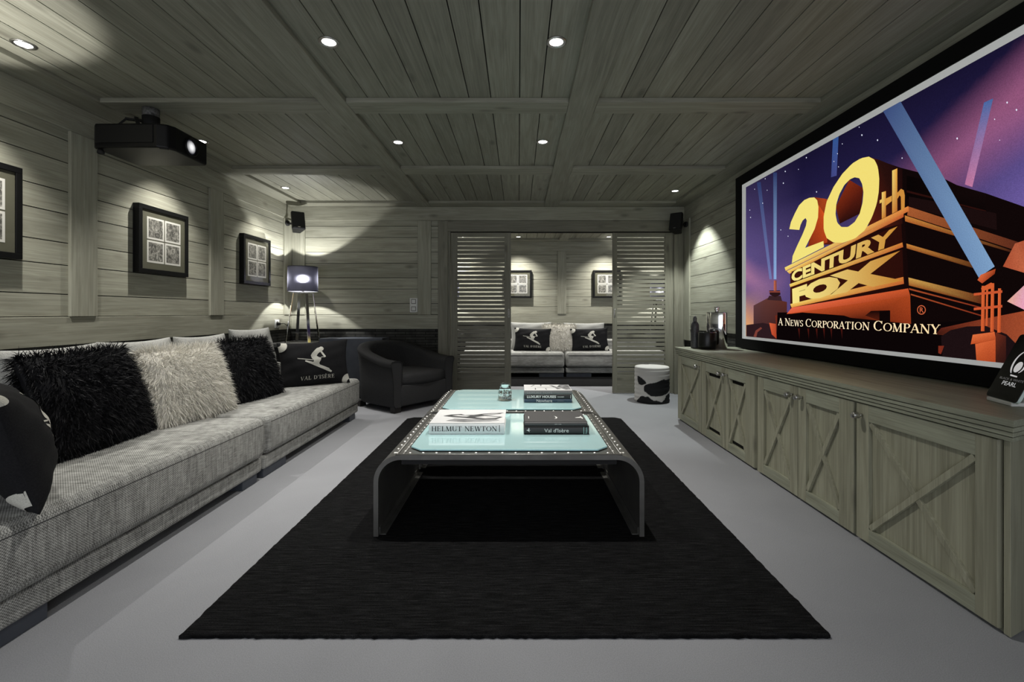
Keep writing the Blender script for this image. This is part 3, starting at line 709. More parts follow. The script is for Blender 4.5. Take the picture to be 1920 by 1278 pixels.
DP=[[o5(*p) for p in q] for q in ([(.80,.98),(.99,.98),(.99,.15),(.88,.12),(.72,.6)],[(.55,.85),(.62,.86),(.80,.28),(.70,.2),(.66,.5)],[(.22,.95),(.25,.95),(.16,.62),(.14,.64)],[(.235,.42),(.25,.42),(.25,.12),(.225,.12)],[(.45,.36),(.47,.36),(.48,.12),(.46,.12)],[(.28,.5),(.7,.46),(.7,.44),(.28,.47)],[(.36,.98),(.40,.98),(.38,.7),(.365,.7)])]
paint(DP,lambda x,y:(x,y,zt5+.001),'cover_picture',m_noisy('photo_grey',(.03,.03,.03),(.3,.3,.3),30),b5,b5.location[:])
# glass ornament
o=(-.099,3.44,ZG); t=thing('glass_ornament','small chunky clear glass ornament on the farther table, left of the stacked books','ornament',o)
mb=MB()
def ring(w,d,z,yo=0,k=8): return [(w*math.copysign(abs(math.cos(a))**.6,math.cos(a)),yo+d*math.copysign(abs(math.sin(a))**.6,math.sin(a)),z) for a in [2*PI*i/24 for i in range(24)]]
lv=[(.046,.055,.0),(.050,.060,.006),(.051,.062,.03),(.050,.062,.058),(.046,.055,.066),(.044,.045,.072),(.042,.040,.095),(.037,.034,.115),(.026,.024,.123)]
rings=[ring(*q) for q in lv]; vs=[p for r_ in rings for p in r_]; fs=[]
for j in range(len(lv)-1):
    for i in range(24): fs.append((24*j+i,24*j+(i+1)%24,24*(j+1)+(i+1)%24,24*(j+1)+i))
fs.append(list(range(24))[::-1]); fs.append([24*(len(lv)-1)+i for i in range(24)])
mb.add(vs,fs,0,True); mb.build('glass_body',CLEAR,t)
mb=MB(); rg=random.Random(3)
for i in range(26):
    a=rg.uniform(0,2*PI); rr=rg.uniform(0,.03); mb.lathe([(.001,-.007),(.006,-.004),(.0075,0),(.006,.004),(.001,.007)],(rr*math.cos(a),1.1*rr*math.sin(a),.016+.045*rg.random()),8)
mb.build('glass_pebbles',CHROME,t)
ART = [
('p',['2c3763','2c3763','8fb0dd','7f9fd0'],[(0.4587,1.371),(0.5142,1.3543),(0.5051,0.4894),(0.4649,0.4923)]),
('p',['2c3763','2c3763','6f78ad','6f78ad'],[(0.1978,1.3617),(0.2611,1.3494),(0.4398,0.4941),(0.4015,0.4969)]),
('p',['30548f','30548f','454a86','3f447c'],[(1.1861,1.3949),(1.2405,1.3947),(1.2206,1.1203),(1.1654,1.1254)]),
('p',['4868a0','4868a0','c07aa0','b87298'],[(2.1889,1.1636),(2.2293,1.1637),(2.135,0.7973),(2.0989,0.8198)]),
('p',['e8ecff'],[(1.4395,1.3035),(1.4455,1.3076),(1.4516,1.2989),(1.4455,1.2948)]),
('p',['e8ecff'],[(1.5636,1.2267),(1.5691,1.2308),(1.5746,1.2226),(1.5691,1.2186)]),
('p',['e8ecff'],[(1.4193,1.3601),(1.423,1.3625),(1.4266,1.3572),(1.423,1.3548)]),
('p',['e8ecff'],[(0.8922,1.3483),(0.8991,1.3521),(0.9059,1.3437),(0.8991,1.3399)]),
('p',['e8ecff'],[(0.624,1.3293),(0.632,1.3335),(0.64,1.3245),(0.632,1.3203)]),
('p',['e8ecff'],[(0.598,1.2445),(0.6061,1.2488),(0.6142,1.24),(0.6061,1.2356)]),
('p',['e8ecff'],[(1.0086,1.0681),(1.015,1.0723),(1.0214,1.0648),(1.015,1.0606)]),
('p',['e8ecff'],[(1.7392,1.0632),(1.7431,1.0665),(1.7469,1.0606),(1.7431,1.0573)]),
('p',['e8ecff'],[(2.0571,1.0513),(2.0616,1.0556),(2.066,1.0479),(2.0616,1.0436)]),
('p',['e8ecff'],[(0.3289,1.3569),(0.3359,1.3602),(0.3429,1.3529),(0.3359,1.3496)]),
('p',['e8ecff'],[(0.2883,1.1586),(0.2955,1.1623),(0.3026,1.1552),(0.2955,1.1515)]),
('p',['e8ecff'],[(0.0647,1.1488),(0.0726,1.1527),(0.0806,1.1453),(0.0726,1.1413)]),
('p',['e8ecff'],[(0.0798,1.0793),(0.0878,1.0833),(0.0957,1.0761),(0.0878,1.072)]),
('p',['e8ecff'],[(0.5649,0.8795),(0.5711,0.8834),(0.5773,0.8773),(0.5711,0.8734)]),
('p',['e8ecff'],[(0.6656,0.8127),(0.6715,0.8166),(0.6774,0.8108),(0.6715,0.8069)]),
('p',['e8ecff'],[(1.7756,1.2515),(1.7784,1.2538),(1.7812,1.2492),(1.7784,1.247)]),
('p',['e8ecff'],[(2.234,1.0696),(2.2365,1.0722),(2.239,1.0675),(2.2365,1.0648)]),
('p',['e8ecff'],[(2.2853,1.12),(2.2889,1.1237),(2.2924,1.1167),(2.2889,1.113)]),
('p',['e8ecff'],[(2.3229,1.0721),(2.3264,1.0759),(2.3298,1.0691),(2.3264,1.0653)]),
('p',['e8ecff'],[(1.2717,1.3109),(1.2758,1.3135),(1.2798,1.3079),(1.2758,1.3053)]),
('p',['e8ecff'],[(1.192,1.2232),(1.1963,1.2259),(1.2006,1.2204),(1.1963,1.2176)]),
('p',['e8ecff'],[(1.2364,1.1731),(1.2405,1.1759),(1.2447,1.1705),(1.2405,1.1677)]),
('p',['e8ecff'],[(1.2264,1.2628),(1.2306,1.2655),(1.2348,1.2599),(1.2306,1.2572)]),
('p',['e8ecff'],[(0.3632,1.2501),(0.369,1.253),(0.3747,1.2471),(0.369,1.2442)]),
('p',['e8ecff'],[(0.1554,1.3142),(0.1618,1.3172),(0.1681,1.3108),(0.1618,1.3079)]),
('p',['e8ecff'],[(0.8014,1.291),(0.8059,1.2935),(0.8104,1.2882),(0.8059,1.2857)]),
('p',['e8ecff'],[(2.2568,0.9691),(2.2587,0.9711),(2.2605,0.9677),(2.2587,0.9656)]),
('p',['5a3a3c','5e3630','5a2c24','4a2420','3c1c1a','38262c'],[(0.1435,0.2811),(0.3853,0.3422),(0.6575,0.3008),(0.6575,0.1949),(0.5414,-0.0075),(0.1435,0.0058)]),
('p',['3a2326'],[(0.369,0.3251),(0.4015,0.3591),(0.5711,0.3529),(0.5916,0.3107)]),
('p',['2a1618'],[(0.4015,0.4027),(0.5622,0.395),(0.5681,0.3613),(0.4897,0.3439),(0.4111,0.3675)]),
('p',['9a4a3c'],[(0.4015,0.3957),(0.5622,0.3883),(0.5652,0.3798),(0.4047,0.3869)]),
('p',['c06a50','7a3c34','7a3c34','c06a50'],[(0.4712,0.4816),(0.5112,0.4788),(0.5142,0.3939),(0.4712,0.396)]),
('p',['2c1a1e'],[(0.011,0.1046),(0.3023,0.1302),(0.5112,0.1093),(0.5414,0.0093),(0.011,-0.0106)]),
('p',['7a3d34'],[(0.1435,0.0058),(0.1799,0.0593),(0.268,0.0933),(0.2886,0.0814),(0.2121,0.0459),(0.1907,0.0008)]),
('p',['d9603a','b54a2c','a03a22','c04a2e'],[(0.4015,0.1323),(0.502,0.126),(0.5142,0.0044),(0.4398,0.0382)]),
('p',['6a2a1c'],[(0.4897,0.1939),(0.6659,0.2194),(0.6659,0.0064),(0.5263,0.0051)]),
('p',['0f0707','0f0707','0f0707','0f0707','0f0707','0f0707','0f0707','0f0707','0f0707'],[(1.5879,1.099),(1.7348,1.012),(1.9964,0.8758),(2.0616,0.8271),(2.2001,0.7516),(2.4455,0.6019),(2.4455,-0.0417),(1.7486,-0.14),(1.3695,0.1993)]),
('p',['0b0506'],[(0.5263,0.2195),(0.8569,0.2193),(1.1963,0.1982),(1.8154,0.1577),(2.4455,0.2058),(2.4455,-0.0417),(0.6715,-0.2919),(0.5112,0.0042)]),
('p',['120909','0c0606','080404','080404'],[(2.2001,0.7516),(2.2001,0.6749),(1.7757,0.8325),(1.7757,0.9564)]),
('p',['2a0f0c'],[(1.7757,0.8775),(2.2001,0.6749),(2.2001,0.6693),(1.7757,0.8663)]),
('p',['1a0d0d','1a0d0d','1a0d0d','1a0d0d'],[(2.2454,0.653),(2.2472,0.5795),(1.7891,0.7844),(1.7891,0.8404)]),
('p',['a35a30','5a2a1c','5a2a1c','a0562e'],[(1.7865,0.7872),(2.3386,0.5108),(2.3305,0.4769),(1.7784,0.7418)]),
('p',['c8843c','3c1a12','3c1a12','b0602c'],[(1.7622,0.7452),(2.314,0.4791),(2.314,0.4703),(1.7486,0.7196)]),
('p',['c8843c','4a2014','3a180f','a05a28'],[(1.7486,0.6001),(2.1814,0.4308),(2.1814,0.4072),(1.7486,0.575)]),
('p',['d0a050','6a2e18','5a2614','a05a28'],[(1.7554,0.4151),(2.1814,0.2939),(2.1814,0.2561),(1.7486,0.3746)]),
('p',['a04a28','802f1c','802f1c','a04a28'],[(1.7891,0.3497),(2.1814,0.242),(2.1814,0.2363),(1.7891,0.3408)]),
('p',['a04a28','802f1c','802f1c','a04a28'],[(1.8023,0.3189),(2.1814,0.2061),(2.1814,0.2004),(1.8023,0.3111)]),
('p',['e0a890','d8a0b0','e8a0c0'],[(2.2905,0.2657),(2.3625,0.3347),(2.3625,0.2269)]),
('p',['b05a3c','a04a30','c06444','a84c30'],[(2.3223,0.5089),(2.3704,0.5189),(2.3704,0.3772),(2.2734,0.4169)]),
('p',['5a241a','7a3420','a04a2c','a04c2e','6a2c1c','3a1610'],[(1.9795,0.1409),(2.1719,0.1852),(2.3704,0.2268),(2.3704,0.0851),(2.2001,0.0921),(1.9508,0.1085)]),
('p',['1c1012'],[(1.9795,0.0995),(2.0295,0.1324),(2.1131,0.1531),(2.2001,0.1576),(2.2889,0.1243),(2.3704,0.0422),(2.3704,-0.0523),(1.9964,-0.105)]),
('p',['7a2c1c'],[(1.9647,0.0519),(1.9964,0.0542),(1.9795,0.0116),(1.9647,0.0155)]),
('p',['3a140c','140808','140808','3a140c'],[(0.7047,0.5168),(1.7622,0.7679),(1.805,0.1574),(0.7047,0.2194)]),
('p',['7a2a14','a8431c','8a3216','5a1c10','3c120c'],[(0.9897,1.0361),(1.1018,0.9981),(1.1963,0.961),(1.1963,0.6698),(0.9306,0.7088)]),
('p',['c0481c','d8541e','b0401a','7a2a14'],[(1.0422,0.9691),(1.1126,0.8815),(1.1339,0.6931),(0.9185,0.6864)]),
('p',['4a160f','26100d','1c0a0a','2a0f0c','5a1e12'],[(1.5079,1.1477),(1.5879,1.1027),(1.7486,0.9986),(1.7486,0.7026),(1.5079,0.6988)]),
('p',['802c14','5a1c10','2a0f0c','2a0f0c','6a2412'],[(1.342,1.058),(1.461,0.9733),(1.4404,0.8255),(1.2563,0.797),(1.2166,0.9148)]),
('p',['f4e27a','e08840','c86a34','f0c060'],[(0.6292,0.5724),(1.7865,0.7895),(1.7918,0.7614),(0.6434,0.5449)]),
('p',['f8d870','c86432','b4522a','e0a048'],[(0.6575,0.542),(1.7568,0.7554),(1.7568,0.7373),(0.6937,0.5178)]),
('p',['3a140c','2a0e0a','2a0e0a','3a140c'],[(0.7211,0.5315),(1.7417,0.7039),(1.7486,0.5887),(0.7265,0.4351)]),
('p',['f0d870','d08038','b85a2c','e8b850'],[(0.6937,0.4371),(1.7486,0.6001),(1.754,0.5743),(0.7047,0.4139)]),
('p',['3a140c','2a0e0a','2a0e0a','3a140c'],[(0.7319,0.4092),(1.7486,0.5636),(1.7568,0.3991),(0.74,0.291)]),
('p',['f4d068','d07834','b85a2c','e09a44'],[(0.7047,0.2837),(1.7554,0.4117),(1.7595,0.374),(0.7211,0.2562)]),
('p',['e86a4c','c8562c','a8441f','8a351a','d85e3c'],[(0.7265,0.2561),(1.7865,0.3476),(1.7997,0.3079),(1.7997,0.28),(0.6575,0.208)]),
('p',['c04c28','a8441f','8a3418','5a2010','b04824'],[(0.6575,0.208),(1.7997,0.3079),(1.805,0.1574),(1.4404,0.1806),(0.8818,0.2116)]),
('p',['0b0506'],[(0.5263,0.1941),(0.8569,0.2193),(1.295,0.1988),(1.5079,0.1502),(1.5079,0.1253),(0.5563,0.0938)]),
('p',['3a140c','0e0606','0e0606','5a2010'],[(1.4779,0.1999),(1.5242,0.2275),(1.6634,0.2305),(1.6663,0.1517)]),
('p',['0e0606'],[(1.5879,0.2248),(1.6663,0.2281),(1.6663,0.1517),(1.5879,0.1498)]),
('p',['5a1c14','2a0c0a','2a0c0a'],[(0.8059,0.099),(0.829,0.0998),(0.8239,0.0172)]),
('p',['5a1c14','2a0c0a','2a0c0a'],[(0.9185,0.1028),(0.9402,0.1035),(0.9354,0.0236)]),
('p',['5a1c14','2a0c0a','2a0c0a'],[(1.0127,0.106),(1.0332,0.1067),(1.0287,0.029)]),
('p',['5a1c14','2a0c0a','2a0c0a'],[(1.0909,0.1087),(1.1104,0.1093),(1.1061,0.0335)]),
('p',['5a1c14','2a0c0a','2a0c0a'],[(1.1654,0.1112),(1.184,0.1118),(1.1799,0.0378)]),
('p',['5a1c14','2a0c0a','2a0c0a'],[(1.2661,0.1146),(1.2835,0.1152),(1.2796,0.0435)]),
('p',['f3e27c'],[(0.6937,0.8629),(0.7156,0.9135),(0.7666,0.9699),(0.8188,1.0179),(0.8818,1.0415),(0.9426,1.0433),(0.9966,1.0328),(1.0287,1.0044),(1.0422,0.9545),(1.0377,0.8826),(1.0012,0.809),(0.9426,0.7446),(0.8917,0.6901),(1.0953,0.709),(1.0996,0.6668),(0.7265,0.5949),(0.7373,0.6495),(0.7955,0.7208),(0.8619,0.7958),(0.9015,0.8498),(0.9113,0.8859),(0.8966,0.9071),(0.8619,0.8957),(0.8367,0.8682),(0.8213,0.8337)]),
('p',['f3e27c'],[(0.6937,0.8629),(0.7156,0.9135),(0.7666,0.9699),(0.8188,1.0179),(0.8818,1.0415),(0.9426,1.0433),(0.9966,1.0328),(1.0287,1.0044),(1.0422,0.9545),(1.0377,0.8826),(1.0012,0.809),(0.9426,0.7446),(0.8917,0.6901),(1.0953,0.709),(1.0996,0.6668),(0.7265,0.5949),(0.7373,0.6495),(0.7955,0.7208),(0.8619,0.7958),(0.9015,0.8498),(0.9113,0.8859),(0.8966,0.9071),(0.8619,0.8957),(0.8367,0.8682),(0.8213,0.8337)]),
('r','f2de76',[(1.5079,1.1489),(1.5532,1.1153),(1.5785,1.0632),(1.5879,0.9937),(1.5847,0.9219),(1.5691,0.8528),(1.5324,0.7811),(1.4779,0.7167),(1.3965,0.6793),(1.2854,0.6675),(1.1963,0.6837),(1.1297,0.7221),(1.0974,0.7845),(1.0974,0.8775),(1.1275,0.9705),(1.1963,1.0512),(1.2796,1.1137),(1.3695,1.1523),(1.4455,1.161)],[(1.3911,1.0596),(1.4299,1.0431),(1.4541,1.0005),(1.4644,0.947),(1.4575,0.8853),(1.4334,0.8245),(1.3911,0.7815),(1.3327,0.7611),(1.2719,0.7723),(1.2326,0.8084),(1.2166,0.8666),(1.2246,0.9336),(1.2524,0.9884),(1.2988,1.0369),(1.3512,1.0593)]),
('p',['f0d070','e09a40','b86a2c','d08a3c'],[(1.6064,0.9102),(1.6367,0.9095),(1.6367,0.7621),(1.6064,0.7575)]),
('p',['d89a44'],[(1.6367,0.8667),(1.678,0.8729),(1.678,0.8425),(1.6367,0.8263)]),
('p',['e8c060'],[(1.591,0.8682),(1.6064,0.8705),(1.6064,0.8525),(1.591,0.8489)]),
('p',['f0d070','e0a040','b86a2c','d08a3c'],[(1.6809,1.0125),(1.7166,1.0142),(1.7166,0.7779),(1.6809,0.7716)]),
('p',['cc8c3c'],[(1.7166,0.8793),(1.7417,0.8945),(1.7595,0.8818),(1.7663,0.8518),(1.7649,0.7809),(1.7417,0.7747),(1.7403,0.8503),(1.732,0.8616),(1.7166,0.8447)]),
('t', 'CENTURY', ['f6e488', 'c88a34'], 'sans', [(0.7211, 0.5315), (1.718, 0.6946), (1.6953, 0.5942), (0.7265, 0.4479)], 0.045),
('t', 'FOX', ['f6e488', 'c07f2e'], 'sans', [(0.7319, 0.3997), (1.7486, 0.5614), (1.754, 0.3902), (0.7373, 0.2847)], 0.085),
('t', 'A News Corporation Company', ['ffeecb', 'ffe2ae'], 'serif', [(0.5414, 0.1741), (1.9795, 0.1699), (1.9761, 0.1097), (0.5414, 0.1169)], 0),
('r','c8603c',[(1.8961,0.2314),(1.8952,0.2251),(1.8926,0.2193),(1.8885,0.2142),(1.8832,0.2103),(1.8769,0.2079),(1.8702,0.207),(1.8634,0.2078),(1.857,0.2103),(1.8516,0.2142),(1.8473,0.2193),(1.8447,0.2253),(1.8438,0.2318),(1.8447,0.2382),(1.8473,0.2441),(1.8516,0.2492),(1.857,0.2531),(1.8634,0.2554),(1.8702,0.2562),(1.8769,0.2552),(1.8832,0.2527),(1.8885,0.2487),(1.8926,0.2436),(1.8952,0.2377)],[(1.8912,0.2315),(1.8905,0.2264),(1.8884,0.2216),(1.8851,0.2175),(1.8807,0.2144),(1.8757,0.2124),(1.8702,0.2117),(1.8647,0.2124),(1.8596,0.2143),(1.8551,0.2175),(1.8517,0.2217),(1.8496,0.2265),(1.8488,0.2317),(1.8496,0.2369),(1.8517,0.2417),(1.8551,0.2458),(1.8596,0.249),(1.8647,0.2509),(1.8702,0.2515),(1.8757,0.2507),(1.8807,0.2487),(1.8851,0.2455),(1.8884,0.2414),(1.8905,0.2366)]),
('t', 'R', ['c8603c', 'c8603c'], 'sans', [(1.8602, 0.2447), (1.8826, 0.2445), (1.8838, 0.2175), (1.8602, 0.2186)], 0.01),
('p',['3a4a78','41557f','7d9fc4','7394bb'],[(1.611,1.3832),(1.7348,1.3806),(2.241,0.4201),(2.17,0.3769)]),
('p',['c85a34','d8683c','a8431f','8a3418','b84c28'],[(2.1642,0.3659),(2.1795,0.3884),(2.2454,0.4096),(2.241,0.388),(2.1861,0.3493)]),
('p',['e06a38','c05228','b84c26','d86234'],[(2.1842,0.3381),(2.1982,0.3373),(2.1964,0.134),(2.1804,0.1334)]),
('p',['e06a38','c05228','b84c26','d86234'],[(2.2257,0.3477),(2.2392,0.3468),(2.2374,0.1329),(2.2221,0.1323)]),
('p',['e06a38','c05228','b84c26','d86234'],[(2.256,0.323),(2.2682,0.3224),(2.2665,0.1305),(2.2525,0.1299)]),
('p',['e06a38','c05228','b84c26','d86234'],[(2.2047,0.3257),(2.213,0.3253),(2.2111,0.1579),(2.201,0.1576)]),
('p',['d05e30'],[(2.1814,0.3288),(2.2257,0.3505),(2.2392,0.3423),(2.2392,0.3276),(2.1851,0.3135)]),
('p',['c85630'],[(2.1478,0.3066),(2.2734,0.314),(2.2734,0.3032),(2.1478,0.2951)]),
('p',['c85630'],[(2.1478,0.2395),(2.2734,0.2508),(2.2734,0.24),(2.1478,0.228)]),
('p',['e0703e','d86638','b04a26','c05228'],[(2.1429,0.1156),(2.241,0.1331),(2.2472,0.0967),(2.1331,0.0707)]),
('p',['d86638','c85a30','a84422','b85028'],[(2.1546,0.074),(2.2454,0.0985),(2.2454,-0.0013),(2.1604,-0.0009)]),
('p',['6a2c1c','4a2018','2a1412','3a1a14'],[(2.2454,0.1314),(2.2889,0.1153),(2.2889,-0.0056),(2.2454,-0.0013)])
]
# ------------------------------------------------------------------ tub chair
def tub_chair():
    w,dp=.84,.80   # local: x right along the front, y back, origin front centre
    t=thing('tub_armchair','charcoal fabric tub armchair with rounded back, beside the blue-grey cabinet','armchair',(-1.035,5.115,0),rz=R(53))
    hw=w/2; N=14; path=[]; rr=.40
    for y in (0,.1,.2,.3): path.append((-hw,y,Vector((-1,0,0))))
    cy=dp-rr
    for i in range(N+1):
        a=PI-PI*i/N; c,s_=math.cos(a),math.sin(a)
        path.append((hw*math.copysign(abs(c)**.75,c),cy+rr*abs(s_)**.75,Vector((c/hw,s_/rr,0)).normalized()))
    for y in (.3,.2,.1,0): path.append((hw,y,Vector((1,0,0))))
    L=len(path); rings=[]
    for k,(x,y,n) in enumerate(path):
        f=k/(L-1); q=math.sin(PI*f); top=.555+.165*max(0,(q-.25)/.75)**1.3 if q>.25 else .555
        if q<.25: top=.545+.01*q/.25
        th=.105; P=Vector((x,y,0)); lean=.035
        def pt(off,z): v=P-n*off; return (v.x,v.y,z)
        rings.append([pt(.02,.062),pt(-.002,.10),pt(0,.30),pt(-lean*.6,top-.07),pt(-lean,top-.03),pt(-lean*.6,top-.006),pt(.02,top),pt(th-.03,top-.004),pt(th,top-.025),pt(th+.01,top-.07),pt(th,.30),pt(th,.10),pt(th,.062)])
    m=len(rings[0]); vs=[p for r in rings for p in r]; fs=[]
    for i in range(L-1):
        for j in range(m):
            a=i*m+j; b=i*m+(j+1)%m; fs.append((a,b,b+m,a+m))
    mb=MB().add(vs,fs,0,True); mb.add(rings[0],[list(range(m))],0); mb.add(rings[-1],[list(range(m))[::-1]],0)
    bm=bmesh.new()
    shell=mb.build('shell',CHAIRF,t)
    for s in (0,-1): pass
    # welt seams along the front of each arm
    wl=MB()
    for r_ in (rings[0],rings[-1]): wl.tube([ (p[0],p[1]-.002,p[2]) for p in r_[:12]],.005,6)
    wl.tube([rings[k][3] for k in range(L)],.004,6)
    wl.build('piping',BLACKM,t)
    hin=hw-.105
    seat=[]; n=10
    pts=[(-hin,.0),(-hin*.6,-.028),(0,-.042),(hin*.6,-.028),(hin,0),(hin,cy)]+[(hin*math.cos(PI*i/n),cy+(rr-.11)*math.sin(PI*i/n)) for i in range(1,n)]+[(-hin,cy)]
    bm=bmesh.new(); f=bm.faces.new([bm.verts.new((p[0]*.99,p[1],.275)) for p in pts]); ex=bmesh.ops.extrude_face_region(bm,geom=[f])
    for v in [e for e in ex['geom'] if isinstance(e,bmesh.types.BMVert)]: v.co.z=.405
    bmesh.ops.recalc_face_normals(bm,faces=bm.faces)
    bmesh.ops.bevel(bm,geom=[e for e in bm.edges if abs(e.verts[0].co.z-e.verts[1].co.z)<.01],offset=.045,segments=4,profile=.5,affect='EDGES')
    MB().bm(bm,0,True).build('seat_cushion',CHAIRF,t)
    MB().rbox(-hin-.01,hin+.01,-.012,.2,.065,.29,.02,3).build('front_panel',CHAIRF,t)
    MB().box(-hin,hin,.2,dp-.1,.07,.27).build('seat_base',BLACKM,t)
    for x in (-hw+.035,hw-.115):
        for y in (.02,dp-.17): MB().box(x,x+.08,y,y+.08,0,.065).build('foot',mat('dark_wood',(.012,.010,.009),.5) if 'dark_wood' not in bpy.data.materials else bpy.data.materials['dark_wood'],t,bevel=.004)
tub_chair()
# ------------------------------------------------------------------ back-left corner furniture
o=(-2.05,5.80,0); t=thing('low_cabinet','blue-grey plain cabinet with dark vents at its foot, behind the tub armchair','cabinet',o)
MB().box(-2.43,-1.66,5.655,5.97,.16,.738).build('front_body',BLUEG,t,o,bevel=.006)
mb=MB()
for i in range(5): mb.box(-2.42,-1.67,5.66,5.97,.018+i*.028,.034+i*.028)
mb.build('vent_slats',BLACKM,t,o)
MB().box(-2.42,-1.67,5.68,5.97,0,.16).build('vent_recess',DARK,t,o)
o=(-2.68,5.62,0); t=thing('side_table','mottled grey side table in the left corner carrying the floor lamp','table',o)
MB().box(-2.90,-2.445,5.28,5.98,.655,.695).build('table_top',MOTTLE,t,o,bevel=.004)
MB().box(-2.88,-2.465,5.31,5.97,0,.655).build('table_body',BLACKM,t,o,bevel=.004)
def lamp(x,y,z,label,group,h=.62,energy=52):
    t=thing('tripod_lamp',label,'lamp',(x,y,z),group)
    for a in (45,135,225,315):
        c,s=math.cos(R(a)),math.sin(R(a))
        MB().bar((.20*c,.20*s,.0),(.115*c,.115*s,h-.03),.034,.007,0,up=(c,s,.0)).build('leg',CHROME,t,bevel=.001)
    MB().box(-.098,.098,-.098,.098,h-.032,h-.024).build('top_plate',CHROME,t,bevel=.001)
    MB().lathe([(.012,h-.024),(.012,h+.06),(.02,h+.062),(.02,h+.11)],n=16).build('stem',STEEL,t)
    zb=.762-.149
    mb=MB().lathe([(.171,zb),(.168,zb+.298)],n=48,caps=False)
    sh=mb.build('shade',SHADE,t)
    for zz,rr in ((zb,.171),(zb+.298,.168)): MB().lathe([(rr-.001,zz-.003),(rr+.0015,zz-.003),(rr+.0015,zz+.003),(rr-.001,zz+.003),(rr-.001,zz-.003)],n=48,caps=False).build('shade_rim',BLACKM,sh)
    MB().lathe([(.003,.722),(.010,.726),(.013,.735),(.010,.744),(.003,.747)],n=16).build('light_bulb',mat('bulb_glass',(.9,.9,.9),.4,emit=(.9,.93,1),es=30) if 'bulb_glass' not in bpy.data.materials else bpy.data.materials['bulb_glass'],t)
    L=bpy.data.lights.new('bulb','POINT'); L.energy=energy; L.shadow_soft_size=.012; L.color=(.97,.97,.95)
    q=bpy.data.objects.new('bulb',L); COL.objects.link(q); q.parent=t; q.location=(0,0,.763)
    return t
lamp(-2.62,5.64,.6955,'chrome tripod lamp with grey drum shade, lit in the left corner','tripod lamps')
for x,l in ((-.72,'chrome tripod lamp glimpsed through the slots of the left shutter'),(2.62,'chrome tripod lamp glimpsed through the slots of the right shutter')):
    lamp(x-.0 if x>0 else x-.55,8.60,.6955,l,'tripod lamps',energy=52)
    xx=x if x>0 else x-.55
    o=(xx,8.6,0); t=thing('side_table','mottled side table under the lamp behind the %s shutter'%('right' if x>0 else 'left'),'table',o)
    MB().box(xx-.25,xx+.25,8.3,8.9,.655,.695).build('table_top',MOTTLE,t,o,bevel=.004); MB().box(xx-.23,xx+.23,8.33,8.89,0,.655).build('table_body',BLACKM,t,o,bevel=.004)
# ------------------------------------------------------------------ speakers
def speaker(loc,rz,tilt,label,arm):
    t=thing('wall_speaker',label,'speaker',loc,'small black wall speakers'); M=Matrix.Rotation(rz,4,'Z')@Matrix.Rotation(tilt,4,'X')
    def tr(x,y,z): return tuple(M@Vector((x,y,z)))
    fp=[(-.075,-.075),(.075,-.075),(.078,-.04),(.045,.075),(-.045,.075),(-.078,-.04)]
    MB().prism(fp,-.115,.115,0,tr).build('enclosure',BLACK,t,bevel=.012,seg=3)
    MB().prism([(-.068,-.078),(.068,-.078),(.068,-.0735),(-.068,-.0735)],-.105,.105,0,tr).build('grille',BLACKM,t,bevel=.002)
    MB().prism([(-.014,-.0795),(.014,-.0795),(.014,-.0775),(-.014,-.0775)],-.098,-.090,0,tr).build('badge',STEEL,t)
    mb=MB(); mb.tube([(arm[0]*.3,arm[1]*.3,.0),(arm[0]*.75,arm[1]*.75,-.01),arm],.012,10)
    d=Vector(arm).normalized(); mb.tube([arm,tuple(Vector(arm)+d*.012)],.035,16); mb.build('bracket',BLACKM,t)
speaker((-2.755,5.78,2.175),R(38),R(-16),'small black speaker on a bracket high in the left corner',(-.14,.05,-.0))
speaker((1.985,5.80,2.165),R(-38),R(-16),'small black speaker on a bracket high in the right corner',(.125,.06,-.0))
# ------------------------------------------------------------------ framed prints
def framed(center,axis,label,group):
    S=.53; t=thing('framed_prints',label,'picture',center,group)
    f=(lambda u,v,d:(d,u,v)) if axis=='x' else (lambda u,v,d:(u,-d,v))
    def bx(mb,u0,u1,v0,v1,d0,d1,m=0):
        p,q=f(u0,v0,d0),f(u1,v1,d1); return mb.box(p[0],q[0],p[1],q[1],p[2],q[2],m)
    h=S/2; w=.034; dp=.05
    mb=MB()
    for a in ((-h,h,h-w,h),(-h,h,-h,-h+w),(-h,-h+w,-h+w,h-w),(h-w,h,-h+w,h-w)): bx(mb,*a,0,dp)
    mb.build('frame',FRAMEBLK,t,bevel=.002)
    bx(MB(),-h+w,h-w,-h+w,h-w,.0,.040).build('mount_board',OLIVE,t)
    for u in (-.092,.092):
        for v in (-.092,.092):
            mb=bx(MB(),u-.087,u+.087,v-.087,v+.087,.040,.0412); bx(mb,u-.072,u+.072,v-.072,v+.072,.0412,.0416,1)
            p=mb.build('print',[PAPER,PRINT],t)
    MB().add([f(-h+w,-h+w,.046),f(h-w,-h+w,.046),f(h-w,h-w,.046),f(-h+w,h-w,.046)],[(0,1,2,3)]).build('glass_pane',PANE,t)
GFp='square black frames each holding four small prints'
framed((XL+.001,2.44,1.625),'x','black frame of four small prints, cut by the left edge of the picture',GFp)
framed((XL+.001,3.80,1.625),'x','black frame of four small prints, below the hanging projector',GFp)
framed((XL+.001,5.15,1.625),'x','black frame of four small prints, nearest the corner lamp',GFp)
framed((-.01,YF-.001,1.60),'y','black frame of four prints beside the left shutter, in the far room',GFp)
framed((1.70,YF-.001,1.60),'y','black frame of four prints beside the right shutter, in the far room',GFp)
